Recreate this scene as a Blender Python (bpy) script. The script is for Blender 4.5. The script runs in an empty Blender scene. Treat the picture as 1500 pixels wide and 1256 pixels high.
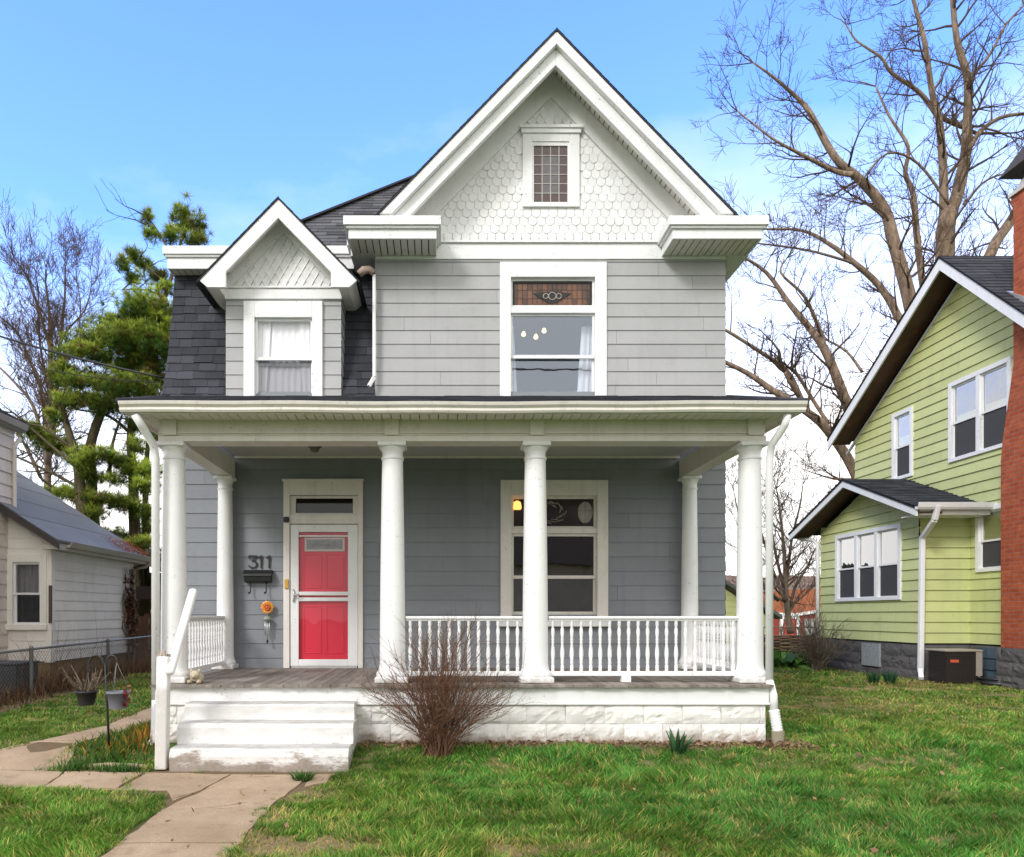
import bpy, math, random
import numpy as np
from mathutils import Vector, Matrix

random.seed(7)
rng = np.random.default_rng(11)
R = math.radians
scene = bpy.context.scene
col = scene.collection

# ---------------------------------------------------------------- survey numbers
F, U0, V0, CZ = 1070.0, 643.0, 900.0, 1.356       # focal length and principal point (px of the 1500 px photo), eye height


def X(u, Y):
    return (u - U0) * Y / F


def Z(v, Y):
    return CZ + (V0 - v) * Y / F


def P(u, v, Y):
    return Vector((X(u, Y), Y, Z(v, Y)))


# ---------------------------------------------------------------- numpy noise
_tab = rng.random((256, 256))


def vnoise(x, y, s=0):
    x = np.asarray(x, float) + s * 17.31
    y = np.asarray(y, float) + s * 9.77
    xi = np.floor(x).astype(int)
    yi = np.floor(y).astype(int)
    fx = x - xi
    fy = y - yi
    fx = fx * fx * (3 - 2 * fx)
    fy = fy * fy * (3 - 2 * fy)
    a = _tab[xi & 255, yi & 255]
    b = _tab[(xi + 1) & 255, yi & 255]
    c = _tab[xi & 255, (yi + 1) & 255]
    d = _tab[(xi + 1) & 255, (yi + 1) & 255]
    return (a * (1 - fx) + b * fx) * (1 - fy) + (c * (1 - fx) + d * fx) * fy


def fbm(x, y, s=0, o=4):
    t, a, n = 0.0, 0.5, 0.0
    for i in range(o):
        t = t + a * vnoise(np.asarray(x) * 2 ** i, np.asarray(y) * 2 ** i, s + i * 3)
        n += a
        a *= 0.5
    return t / n


def sstep(a, b, x):
    t = np.clip((np.asarray(x, float) - a) / (b - a), 0, 1)
    return t * t * (3 - 2 * t)


# ---------------------------------------------------------------- mesh collector
class MB:
    def __init__(s):
        s.v = []
        s.f = []
        s.t = []          # per face tint
        s.sm = []         # per face smooth

    def face(s, pts, tint=1.0, smooth=False):
        n = len(s.v)
        s.v.extend(tuple(p) for p in pts)
        s.f.append(tuple(range(n, n + len(pts))))
        s.t.append(tint)
        s.sm.append(smooth)
        return s

    def add(s, verts, faces, tint=1.0, smooth=False):
        n = len(s.v)
        s.v.extend(tuple(p) for p in verts)
        for f in faces:
            s.f.append(tuple(i + n for i in f))
            s.t.append(tint)
            s.sm.append(smooth)

    def box(s, x0, x1, y0, y1, z0, z1, tint=1.0):
        v = [(x, y, z) for x in (x0, x1) for y in (y0, y1) for z in (z0, z1)]
        s.add(v, [(0, 1, 3, 2), (4, 6, 7, 5), (0, 4, 5, 1), (2, 3, 7, 6), (0, 2, 6, 4), (1, 5, 7, 3)], tint)
        return s

    def prism(s, poly, axis, a, b, tint=1.0):
        """poly: 2-D points; axis 'y' (poly in x,z), 'x' (poly in y,z), 'z' (poly in x,y)"""
        mk = {'y': lambda p, t: (p[0], t, p[1]), 'x': lambda p, t: (t, p[0], p[1]), 'z': lambda p, t: (p[0], p[1], t)}[axis]
        n = len(poly)
        v = [mk(p, a) for p in poly] + [mk(p, b) for p in poly]
        f = [tuple(range(n)), tuple(range(2 * n - 1, n - 1, -1))]
        f += [(i, i + n, (i + 1) % n + n, (i + 1) % n) for i in range(n)]
        s.add(v, f, tint)
        return s

    def beam(s, a, b, w, h, up=(0, 0, 1), tint=1.0):
        a = Vector(a)
        b = Vector(b)
        d = (b - a).normalized()
        sd = d.cross(Vector(up)).normalized()
        uu = sd.cross(d).normalized()
        v = []
        for p in (a, b):
            for i, j in ((-1, -1), (1, -1), (1, 1), (-1, 1)):
                v.append(p + sd * (i * w / 2) + uu * (j * h / 2))
        s.add(v, [(3, 2, 1, 0), (4, 5, 6, 7), (0, 1, 5, 4), (1, 2, 6, 5), (2, 3, 7, 6), (3, 0, 4, 7)], tint)
        return s

    def tube(s, pts, rad, sides=6, tint=1.0, cap=True, smooth=True):
        pts = [Vector(p) for p in pts]
        n = len(pts)
        if not hasattr(rad, '__len__'):
            rad = [rad] * n
        vv = []
        ref = None
        for i, p in enumerate(pts):
            d = (pts[min(i + 1, n - 1)] - pts[max(i - 1, 0)])
            if d.length < 1e-9:
                d = Vector((0, 0, 1))
            d.normalize()
            if ref is None:
                ref = Vector((1, 0, 0)) if abs(d.x) < .8 else Vector((0, 1, 0))
            a = (ref - d * ref.dot(d))
            if a.length < 1e-6:
                a = d.orthogonal()
            a.normalize()
            ref = a
            b = d.cross(a)
            for k in range(sides):
                t = 2 * math.pi * k / sides
                vv.append(p + (a * math.cos(t) + b * math.sin(t)) * rad[i])
        ff = []
        for i in range(n - 1):
            for k in range(sides):
                k2 = (k + 1) % sides
                ff.append((i * sides + k, i * sides + k2, (i + 1) * sides + k2, (i + 1) * sides + k))
        if cap and sides > 2:
            ff.append(tuple(range(sides - 1, -1, -1)))
            ff.append(tuple((n - 1) * sides + k for k in range(sides)))
        s.add(vv, ff, tint, smooth)
        return s

    def lathe(s, prof, c, sides=24, tint=1.0, smooth=True):
        """prof: (r, z) pairs bottom to top round a vertical axis at c"""
        vv = []
        for r, z in prof:
            for k in range(sides):
                t = 2 * math.pi * k / sides
                vv.append((c[0] + r * math.cos(t), c[1] + r * math.sin(t), c[2] + z))
        ff = []
        n = len(prof)
        for i in range(n - 1):
            for k in range(sides):
                k2 = (k + 1) % sides
                ff.append((i * sides + k, i * sides + k2, (i + 1) * sides + k2, (i + 1) * sides + k))
        s.add(vv, ff, tint, smooth)
        s.add(vv[:sides], [tuple(range(sides - 1, -1, -1))], tint)
        s.add(vv[-sides:], [tuple(range(sides))], tint)
        return s

    def build(s, name, mat, parent=None, bevel=0, loc=None, seg=2):
        org = Vector(loc) if loc is not None else origin(parent)
        me = bpy.data.meshes.new(name)
        V = np.array(s.v, float).reshape(-1, 3) - np.array(org)[None, :]
        me.from_pydata(V.tolist(), [], s.f)
        me.polygons.foreach_set('use_smooth', s.sm)
        a = me.attributes.new('tint', 'FLOAT', 'FACE')
        a.data.foreach_set('value', np.array(s.t, dtype=np.float32))
        me.materials.append(mat)
        me.update()
        o = bpy.data.objects.new(name, me)
        col.objects.link(o)
        place(o, org, parent)
        if bevel:
            m = o.modifiers.new('bevel', 'BEVEL')
            m.width = bevel
            m.segments = seg
            m.limit_method = 'ANGLE'
            m.angle_limit = R(40)
            m.use_clamp_overlap = True
        return o


WLOC = {}


def origin(o):
    return WLOC[o.name] if o is not None else Vector((0, 0, 0))


def place(o, world, parent=None):
    w = Vector(world)
    WLOC[o.name] = w
    o.parent = parent
    o.location = w - origin(parent) if parent is not None else w
    return o


def tag(o, label=None, cat=None, group=None, kind=None):
    if label:
        o['label'] = label
    if cat:
        o['category'] = cat
    if group:
        o['group'] = group
    if kind:
        o['kind'] = kind
    return o


def thing(name, label, cat, loc=(0, 0, 0), group=None):
    o = bpy.data.objects.new(name, None)
    o.empty_display_size = .1
    col.objects.link(o)
    place(o, loc)
    return tag(o, label, cat, group)


def clone(o, world, parent):
    c = o.copy()
    col.objects.link(c)
    place(c, world, parent)
    return c


# ---------------------------------------------------------------- materials
class NT:
    def __init__(s, name):
        s.m = bpy.data.materials.new(name)
        s.m.use_nodes = True
        s.t = s.m.node_tree
        s.b = s.t.nodes['Principled BSDF']
        s.out = s.t.nodes['Material Output']
        s.pos = s.n('ShaderNodeNewGeometry').outputs['Position']

    def n(s, k, **kw):
        o = s.t.nodes.new(k)
        for a, b in kw.items():
            setattr(o, a, b)
        return o

    def l(s, a, b):
        s.t.links.new(a, b)

    def val(s, sock, v):
        if hasattr(v, 'is_linked') or isinstance(v, bpy.types.NodeSocket):
            s.l(v, sock)
        else:
            if hasattr(sock.default_value, '__len__') and len(sock.default_value) == 4 and len(v) == 3:
                v = (*v, 1)
            sock.default_value = v

    def mapped(s, scale, vec=None):
        m = s.n('ShaderNodeMapping')
        s.l(vec or s.pos, m.inputs['Vector'])
        m.inputs['Scale'].default_value = scale if hasattr(scale, '__len__') else (scale,) * 3
        return m.outputs['Vector']

    def noise(s, scale, detail=4, rough=.6, vec=None, out='Fac'):
        n = s.n('ShaderNodeTexNoise')
        s.l(s.mapped(scale, vec), n.inputs['Vector'])
        n.inputs['Scale'].default_value = 1
        n.inputs['Detail'].default_value = detail
        n.inputs['Roughness'].default_value = rough
        return n.outputs[out]

    def ramp(s, fac, *stops):
        r = s.n('ShaderNodeValToRGB')
        s.l(fac, r.inputs['Fac'])
        e = r.color_ramp.elements
        while len(e) < len(stops):
            e.new(.5)
        for i, (p, c) in enumerate(stops):
            e[i].position = p
            e[i].color = (c, c, c, 1) if not hasattr(c, '__len__') else (*c, 1)
        return r.outputs['Color']

    def mix(s, fac, a, b, mode='MIX'):
        n = s.n('ShaderNodeMix', data_type='RGBA', blend_type=mode)
        s.val(n.inputs[0], fac)
        s.val(n.inputs[6], a)
        s.val(n.inputs[7], b)
        return n.outputs[2]

    def math(s, op, a, b=0.0, clamp=False):
        n = s.n('ShaderNodeMath', operation=op, use_clamp=clamp)
        s.val(n.inputs[0], a)
        s.val(n.inputs[1], b)
        return n.outputs[0]

    def attr(s, name, out='Fac'):
        return s.n('ShaderNodeAttribute', attribute_name=name).outputs[out]

    def tinted(s, c):
        k = s.n('ShaderNodeCombineColor')
        t = s.attr('tint')
        for i in range(3):
            s.l(t, k.inputs[i])
        return s.mix(1.0, c, k.outputs[0], 'MULTIPLY')

    def bump(s, h, strength=.3, dist=.01):
        b = s.n('ShaderNodeBump')
        s.val(b.inputs['Height'], h)
        b.inputs['Strength'].default_value = strength
        b.inputs['Distance'].default_value = dist
        s.l(b.outputs['Normal'], s.b.inputs['Normal'])

    def done(s, c, rough=.6, spec=.4):
        s.val(s.b.inputs['Base Color'], c)
        s.val(s.b.inputs['Roughness'], rough)
        s.b.inputs['Specular IOR Level'].default_value = spec
        return s.m


def paint(name, c, var=.12, rough=.55, dirt=None, dirt_amt=.0, streak=.0, bump=.12, spec=.35, fine=26, chips=0.0, foot=None):
    k = NT(name)
    c = tuple(c)
    lo = tuple(x * (1 - var) for x in c)
    hi = tuple(min(1, x * (1 + var * .5)) for x in c)
    base = k.mix(k.ramp(k.noise(1.7, 5), (.3, 0.), (.7, 1.)), lo, hi)
    base = k.mix(k.ramp(k.noise(fine, 3), (.35, 0.), (.75, .35)), base, lo)
    if streak:
        st = k.ramp(k.noise((7, 7, .55), 5, .65), (.52, 0.), (.8, streak))
        base = k.mix(st, base, dirt or tuple(x * .45 for x in c))
    if dirt_amt:
        d = k.ramp(k.noise(5.5, 8, .72), (.56, 0.), (.78, dirt_amt))
        base = k.mix(d, base, dirt or tuple(x * .4 for x in c))
    if foot:
        sp = k.n('ShaderNodeSeparateXYZ')
        k.l(k.pos, sp.inputs[0])
        mr = k.n('ShaderNodeMapRange')
        k.l(sp.outputs['Z'], mr.inputs[0])
        for i, v in ((1, foot[0]), (2, foot[1]), (3, .34), (4, -.10)):
            mr.inputs[i].default_value = v
        ff = k.ramp(k.math('ADD', k.noise((9, 9, 6), 7, .72), mr.outputs[0]), (.56, 0.), (.80, foot[2]))
        base = k.mix(ff, base, foot[3])
    if chips:
        ch = k.ramp(k.noise(34, 6, .7), (.60, 0.), (.645, chips))
        ch = k.math('MULTIPLY', ch, k.ramp(k.noise(1.9, 4), (.46, 0.), (.58, 1.)))
        base = k.mix(ch, base, (.33, .29, .25))
    k.bump(k.math('ADD', k.noise(fine * 2.5, 4), k.math('MULTIPLY', k.noise((14, 14, 90), 3), .6)), bump, .006)
    return k.done(k.tinted(base), rough, spec)


def shingle_mat(name, c):
    k = NT(name)
    base = k.mix(k.ramp(k.noise(1.3, 4), (.3, 0.), (.7, 1.)), tuple(x * .8 for x in c), tuple(x * 1.25 for x in c))
    g = k.ramp(k.noise(130, 2, .8), (.3, .55), (.75, 1.5))
    base = k.mix(1.0, base, g, 'MULTIPLY')
    k.bump(k.noise(150, 2), .5, .004)
    return k.done(k.tinted(base), .9, .2)


def glass_mat(name, refl=1.0, tint=(1, 1, 1), wav=0.0, gcol=(1, 1, 1)):
    k = NT(name)
    tr = k.n('ShaderNodeBsdfTransparent')
    tr.inputs[0].default_value = (*tint, 1)
    gl = k.n('ShaderNodeBsdfGlossy')
    gl.inputs['Roughness'].default_value = .015
    gl.inputs['Color'].default_value = (*gcol, 1)
    lw = k.n('ShaderNodeLayerWeight')
    lw.inputs['Blend'].default_value = .5
    f5 = k.math('POWER', lw.outputs['Facing'], 5.0)
    f = k.math('MULTIPLY', k.math('ADD', k.math('MULTIPLY', f5, .953), .047), refl, True)
    if wav:
        b = k.n('ShaderNodeBump')
        k.l(k.noise(2.2, 2), b.inputs['Height'])
        b.inputs['Strength'].default_value = wav
        b.inputs['Distance'].default_value = .02
        k.l(b.outputs[0], gl.inputs['Normal'])
    mx = k.n('ShaderNodeMixShader')
    k.l(f, mx.inputs[0])
    k.l(tr.outputs[0], mx.inputs[1])
    k.l(gl.outputs[0], mx.inputs[2])
    k.l(mx.outputs[0], k.out.inputs['Surface'])
    return k.m


def brick_mat(name, axes='yz'):
    k = NT(name)
    sp = k.n('ShaderNodeSeparateXYZ')
    k.l(k.pos, sp.inputs[0])
    cb = k.n('ShaderNodeCombineXYZ')
    k.l(k.math('ADD', sp.outputs['X'], sp.outputs['Y']), cb.inputs[0])
    k.l(sp.outputs['Z'], cb.inputs[1])
    b = k.n('ShaderNodeTexBrick')
    k.l(cb.outputs[0], b.inputs['Vector'])
    b.inputs['Scale'].default_value = 1
    b.inputs['Brick Width'].default_value = .21
    b.inputs['Row Height'].default_value = .075
    b.inputs['Mortar Size'].default_value = .007
    b.inputs['Mortar Smooth'].default_value = .3
    b.inputs['Color1'].default_value = (.52, .125, .05, 1)
    b.inputs['Color2'].default_value = (.38, .075, .032, 1)
    b.inputs['Mortar'].default_value = (.34, .19, .13, 1)
    c = k.mix(k.ramp(k.noise(9, 5), (.35, 0.), (.75, .5)), b.outputs['Color'], (.16, .035, .02))
    c = k.mix(k.ramp(k.noise(2.3, 5), (.5, 0.), (.72, .6)), c, (.30, .085, .05))
    h = k.math('SUBTRACT', k.noise(50, 3), b.outputs['Fac'])
    k.bump(h, .6, .012)
    return k.done(c, .85, .2)


def bark_mat(name, c, c2, sc=9):
    k = NT(name)
    n = k.noise((sc, sc, sc * .22), 5, .7)
    b = k.mix(k.ramp(n, (.35, 0.), (.68, 1.)), c, c2)
    k.bump(n, .6, .03)
    return k.done(k.tinted(b), .9, .15)


def leaf_mat(name, attr=True, rough=.55, trans=.25, c=None):
    k = NT(name)
    colr = k.attr('Col', 'Color') if c is None else k.mix(k.noise(3, 3), tuple(x * .7 for x in c), tuple(x * 1.3 for x in c))
    k.done(colr, rough, .25)
    if trans:
        t = k.n('ShaderNodeBsdfTranslucent')
        k.l(colr, t.inputs['Color'])
        mx = k.n('ShaderNodeMixShader')
        mx.inputs[0].default_value = trans
        k.l(k.b.outputs[0], mx.inputs[1])
        k.l(t.outputs[0], mx.inputs[2])
        k.l(mx.outputs[0], k.out.inputs['Surface'])
    return k.m


def emit_mat(name, c, s):
    k = NT(name)
    k.done(c, .4)
    k.b.inputs['Emission Color'].default_value = (*c, 1)
    k.b.inputs['Emission Strength'].default_value = s
    return k.m


def plain(name, c, rough=.6, metal=0, spec=.4, var=.15):
    k = NT(name)
    b = k.mix(k.noise(12, 4), tuple(x * (1 - var) for x in c), tuple(min(1, x * (1 + var)) for x in c))
    k.b.inputs['Metallic'].default_value = metal
    return k.done(k.tinted(b), rough, spec)


M = dict(
    white=paint('white_paint', (.82, .818, .812), .06, .5, (.45, .41, .36), .22, .22, chips=.8),
    column=paint('column_paint', (.82, .818, .812), .05, .45, (.5, .47, .43), .20, .22, chips=.7, foot=(.60, .80, .55, (.40, .36, .31))),
    cream=paint('cream_paint', (.78, .735, .675), .07, .5, (.36, .31, .24), .30, .34, chips=.6),
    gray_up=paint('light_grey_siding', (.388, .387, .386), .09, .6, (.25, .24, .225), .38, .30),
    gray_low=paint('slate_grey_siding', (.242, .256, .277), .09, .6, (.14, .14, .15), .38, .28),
    block=paint('painted_stone', (.78, .755, .72), .10, .7, (.40, .33, .26), .5, .25, .4, foot=(-.02, .20, .7, (.30, .21, .14))),
    ceiling=paint('porch_ceiling', (.52, .52, .51), .06, .6, (.3, .3, .3), .1),
    roof=shingle_mat('asphalt_shingle', (.052, .054, .064)),
    roof_up=shingle_mat('weathered_shingle', (.088, .088, .096)),
    roof_nb=shingle_mat('neighbour_shingle', (.045, .047, .055)),
    dark=plain('dark_void', (.012, .012, .013), .9),
    black=plain('black_iron', (.012, .012, .013), .45, 0, .5),
    lead=plain('lead_came', (.03, .028, .026), .5, .3),
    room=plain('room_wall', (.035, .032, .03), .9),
    room_lt=plain('bedroom_wall', (.34, .36, .42), .9),
    glass=glass_mat('window_glass', 1.9),
    glass_low=glass_mat('porch_window_glass', 4.0, (.8, .8, .8), .05),
    glass_hi=glass_mat('upstairs_window_glass', 4.4, (.85, .87, .9), .03, (.80, .88, 1.0)),
    glass_nb=glass_mat('neighbour_glass', 6.0, (.8, .8, .8), .25),
    screen=plain('insect_screen', (.09, .085, .095), .7),
    red=paint('red_door_paint', (.72, .022, .058), .08, .35, (.3, .02, .03), .15, .05, .1, .5),
    frost=plain('leaded_glass', (.16, .17, .17), .25, 0, .6, .6),
    alum=plain('aluminium', (.55, .55, .54), .35, .6),
    gold=plain('brass_plate', (.62, .36, .08), .35, .5),
    curtain=paint('curtain_cloth', (.88, .88, .90), .06, .9, None, 0, 0, .1),
    curtain_gray=paint('grey_curtain', (.36, .36, .34), .1, .9, None, 0, 0, .1),
    amber=plain('amber_glass', (.115, .046, .020), .22, 0, .6, .5),
    purple=plain('purple_glass', (.045, .028, .04), .2, 0, .6, .5),
    pale=plain('opal_glass', (.32, .28, .25), .2, 0, .6, .4),
    green_up=paint('lime_siding', (.565, .60, .265), .09, .6, (.30, .29, .15), .36, .3),
    gray_block=paint('rock_face_block', (.115, .108, .105), .25, .85, (.24, .2, .17), .35, .1, .6),
    brick=brick_mat('red_brick'),
    soffit_wood=paint('stained_soffit', (.12, .062, .04), .4, .7, (.38, .10, .02), .95, 0),
    nb_white=paint('old_white_siding', (.88, .83, .75), .07, .65, (.45, .38, .3), .25, .22),
    nb_pink=paint('aged_shingle_siding', (.74, .655, .60), .12, .75, (.34, .25, .2), .35, .3),
    nb_metal=paint('grey_roofing', (.185, .188, .195), .12, .5, (.08, .08, .085), .35, 0, .1),
    ochre=paint('ochre_foundation', (.30, .19, .075), .25, .85, (.12, .08, .05), .5, .3),
    rust=plain('rust_needles', (.36, .11, .04), .9, 0, .1, .4),
    galv=plain('galvanised_steel', (.23, .235, .235), .5, .5),
    rail_gray=plain('grey_rail', (.30, .29, .27), .7),
    wood_red=paint('weathered_fence_wood', (.13, .065, .038), .3, .85, (.06, .035, .025), .4, .2),
    pot_black=plain('black_plastic_pot', (.02, .02, .022), .5),
    pot_gray=plain('grey_plastic_pot', (.17, .175, .20), .5),
    stone_fig=plain('cream_stone', (.5, .43, .31), .85, 0, .2, .3),
    orange=plain('orange_enamel', (.75, .27, .03), .35, 0, .5, .5),
    orange_d=plain('orange_enamel_dark', (.62, .13, .02), .35, 0, .5, .3),
    twig_red=bark_mat('red_twig_bark', (.12, .055, .032), (.23, .13, .085), 30),
    bark=bark_mat('tree_bark', (.12, .08, .055), (.33, .245, .175)),
    bark_dk=bark_mat('dark_bark', (.10, .075, .058), (.25, .19, .145)),
    bark_tw=bark_mat('twig_bark', (.07, .048, .034), (.16, .115, .08)),
    bark_lt=bark_mat('pale_twig_bark', (.13, .10, .075), (.24, .19, .14)),
    pine_bark=bark_mat('pine_bark', (.05, .04, .022), (.13, .11, .06)),
    leaf=leaf_mat('leaf_blades'),
    grass=leaf_mat('grass_blades', trans=.3),
    needle=leaf_mat('pine_needles', trans=.35),
    dry=leaf_mat('dry_stems', trans=.1),
    litter=leaf_mat('leaf_litter', trans=.1),
    ac=plain('ac_dark_grille', (.045, .036, .03), .5),
    ac_lt=plain('ac_beige_panel', (.33, .29, .24), .5),
    barn=paint('barn_red', (.30, .045, .03), .15, .7),
    orange_roof=shingle_mat('orange_roof', (.34, .12, .06)),
    wire=plain('black_cable', (.015, .015, .016), .6),
    bulb=emit_mat('lit_bulb', (1.0, .74, .34), 2.6),
    bulb_dim=emit_mat('lit_shade', (1.0, .42, .10), 2.2),
    red_lbl=plain('orange_label', (.55, .10, .05), .5),
    wicker=paint('wattle_twigs', (.20, .125, .085), .35, .9),
)


def floor_mat():
    k = NT('porch_boards')
    c = k.mix(k.ramp(k.noise((9, 1.2, 9), 6, .7), (.3, 0.), (.7, 1.)), (.13, .105, .085), (.30, .265, .23))
    c = k.mix(k.ramp(k.noise(2.2, 4), (.5, 0.), (.75, .6)), c, (.36, .33, .30))
    k.bump(k.noise((60, 4, 60), 4), .4, .006)
    return k.done(k.tinted(c), .75, .25)


def steps_mat():
    k = NT('worn_painted_concrete')
    sp = k.n('ShaderNodeSeparateXYZ')
    k.l(k.pos, sp.inputs[0])
    base = k.mix(k.ramp(k.noise(3, 5), (.3, 0.), (.7, 1.)), (.66, .645, .62), (.77, .76, .745))
    low = k.n('ShaderNodeMapRange')
    k.l(sp.outputs['Z'], low.inputs[0])
    low.inputs[1].default_value = -.17
    low.inputs[2].default_value = .10
    low.inputs[3].default_value = .30
    low.inputs[4].default_value = -.04
    n = k.math('ADD', k.noise((3.5, 6, 9), 9, .75), low.outputs[0])
    f = k.ramp(n, (.57, 0.), (.68, .9))
    c = k.mix(f, base, k.mix(k.noise(25, 4), (.17, .125, .095), (.36, .30, .25)))
    f2 = k.ramp(k.noise((2.2, 2.2, 5), 7, .7), (.60, 0.), (.75, .5))
    c = k.mix(f2, c, (.46, .43, .40))
    nz = k.n('ShaderNodeSeparateXYZ')
    k.l(k.n('ShaderNodeNewGeometry').outputs['Normal'], nz.inputs[0])
    tr = k.math('MULTIPLY', k.ramp(nz.outputs['Z'], (.35, 0.), (.9, 1.)), k.ramp(k.noise((3, 9, 9), 6, .7), (.3, .35), (.65, .95)))
    c = k.mix(tr, c, k.mix(k.noise(12, 5), (.22, .20, .18), (.52, .50, .47)))
    k.bump(k.math('ADD', k.noise(14, 6), k.noise(90, 3)), .35, .012)
    return k.done(c, .75, .25)


def concrete_mat():
    k = NT('path_concrete')
    c = k.mix(k.ramp(k.noise(1.6, 5), (.3, 0.), (.7, 1.)), (.34, .235, .145), (.53, .395, .265))
    c = k.mix(k.ramp(k.noise(60, 4, .8), (.3, 0.), (.8, .8)), c, (.20, .155, .115))
    c = k.mix(k.ramp(k.noise(4.5, 8, .75), (.55, 0.), (.75, .7)), c, (.16, .125, .085))
    vo = k.n('ShaderNodeTexVoronoi', feature='DISTANCE_TO_EDGE')
    wv = k.mix(.12, k.pos, k.noise(3, 4, .6, out='Color'))
    k.l(k.mapped(.75, wv), vo.inputs['Vector'])
    vo.inputs['Scale'].default_value = 1
    cr = k.math('MULTIPLY', k.ramp(vo.outputs['Distance'], (.0, 1.), (.008, 0.)), k.ramp(k.noise(1.1, 3), (.5, 0.), (.58, .85)))
    c = k.mix(cr, c, (.07, .05, .035))
    k.bump(k.noise(80, 4), .5, .008)
    return k.done(k.tinted(c), .9, .2)


def ground_mat():
    k = NT('lawn_soil')
    a = k.attr('cover', 'Color')
    sp = k.n('ShaderNodeSeparateColor')
    k.l(a, sp.inputs[0])
    gr = k.mix(k.noise(7, 5), (.028, .070, .012), (.065, .13, .025))
    soil = k.mix(k.noise(18, 6, .75), (.10, .066, .042), (.24, .165, .105))
    straw = k.mix(k.noise((45, 45, 45), 5, .75), (.13, .09, .045), (.40, .30, .17))
    c = k.mix(sp.outputs[0], gr, straw)
    c = k.mix(sp.outputs[1], c, soil)
    k.bump(k.noise(40, 5), .7, .03)
    return k.done(c, .95, .1)


M['floor'] = floor_mat()
M['steps'] = steps_mat()
M['concrete'] = concrete_mat()
M['ground'] = ground_mat()


# ---------------------------------------------------------------- surface builders
def cut(iv, holes):
    out = [iv]
    for a, b in holes:
        nx = []
        for p, q in out:
            if b <= p or a >= q:
                nx.append((p, q))
            else:
                if a > p:
                    nx.append((p, a))
                if b < q:
                    nx.append((b, q))
        out = nx
    return out


def siding(mb, face, u0, u1, z0, z1, plane, expo, holes=(), clip=None, lap=.011, joint=4.6, rnd=None):
    """lapped boards; face '-y','+x','-x': the way the wall looks. clip(z)->(lo,hi)"""
    rr = rnd or random.Random(int(abs(plane * 971 + u0 * 31)))
    sgn = {'-y': -1, '-x': -1, '+x': 1, '+y': 1}[face]
    mk = (lambda u, d, z: (u, plane + sgn * d, z)) if face[1] == 'y' else (lambda u, d, z: (plane + sgn * d, u, z))
    k = 0
    while z0 + k * expo < z1 - 1e-6:
        zb = z0 + k * expo
        zt = min(zb + expo, z1)
        edges = sorted({zb, zt, *[e for h in holes for e in (h[2], h[3]) if zb < e < zt]})
        cuts = []
        x = u0 + rr.uniform(.3, joint)
        while x < u1:
            cuts.append(x)
            x += joint * rr.uniform(.55, 1.1)
        tints = [rr.uniform(.94, 1.05) for _ in range(len(cuts) + 1)]
        for a, b in zip(edges[:-1], edges[1:]):
            hs = [(h[0], h[1]) for h in holes if h[2] < b - 1e-6 and h[3] > a + 1e-6]
            for p, q in cut((u0, u1), hs):
                segs = [p] + [c for c in cuts if p + .02 < c < q - .02] + [q]
                for i, (s, e) in enumerate(zip(segs[:-1], segs[1:])):
                    g0 = .0025 if i > 0 else 0
                    lo_b, hi_b, lo_t, hi_t = s + g0, e, s + g0, e
                    if clip:
                        cb, ct = clip(a), clip(b)
                        lo_b, hi_b = max(lo_b, cb[0]), min(hi_b, cb[1])
                        lo_t, hi_t = max(lo_t, ct[0]), min(hi_t, ct[1])
                        if hi_b <= lo_b:
                            continue
                        if hi_t < lo_t:
                            lo_t = hi_t = (lo_t + hi_t) / 2
                    da = .002 + lap * (1 - (a - zb) / expo)
                    db = .002 + lap * (1 - (b - zb) / expo)
                    t = tints[sum(1 for c in cuts if c <= s + .001)]
                    mb.face([mk(lo_b, da, a), mk(hi_b, da, a), mk(hi_t, db, b), mk(lo_t, db, b)], t)
                    if a == zb:
                        mb.face([mk(lo_b, -.01, a), mk(hi_b, -.01, a), mk(hi_b, da, a), mk(lo_b, da, a)], .75)  # board lip tinted darker: painted shade that strengthens the thin lap shadow
        k += 1
    return mb


def shingles(mb, pf, u_rng, s1, course, tab, lift=.012, seed=1, vary=(.72, 1.25), jag=.0):
    """lapped tabs on pf(u, s, d): u along the course, s up the slope, d off the surface; u_rng(s)->(lo,hi)"""
    rr = random.Random(seed)
    n = max(1, int(round(s1 / course)))
    cs = s1 / n
    for k in range(n):
        a, b = k * cs, (k + 1) * cs
        lo, hi = u_rng(a)
        lo2, hi2 = u_rng(b)
        x = min(lo, lo2) - rr.uniform(0, tab)
        while x < max(hi, hi2):
            w = tab * rr.uniform(.75, 1.2)
            p, q = x, x + w - .004
            x += w
            pb, qb = max(p, lo), min(q, hi)
            pt, qt = max(p, lo2), min(q, hi2)
            if qb <= pb and qt <= pt:
                continue
            qb = max(qb, pb)
            qt = max(qt, pt)
            t = rr.uniform(*vary)
            j = rr.uniform(-jag, jag)
            d = lift * rr.uniform(.7, 1.3)
            mb.face([pf(pb, a + j, d), pf(qb, a + j, d), pf(qt, b + .01, .002), pf(pt, b + .01, .002)], t)
            mb.face([pf(pb, a + j, -.004), pf(qb, a + j, -.004), pf(qb, a + j, d), pf(pb, a + j, d)], t * .6)  # lower edge of the tab tinted darker, shade put into the colour
    return mb


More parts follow.
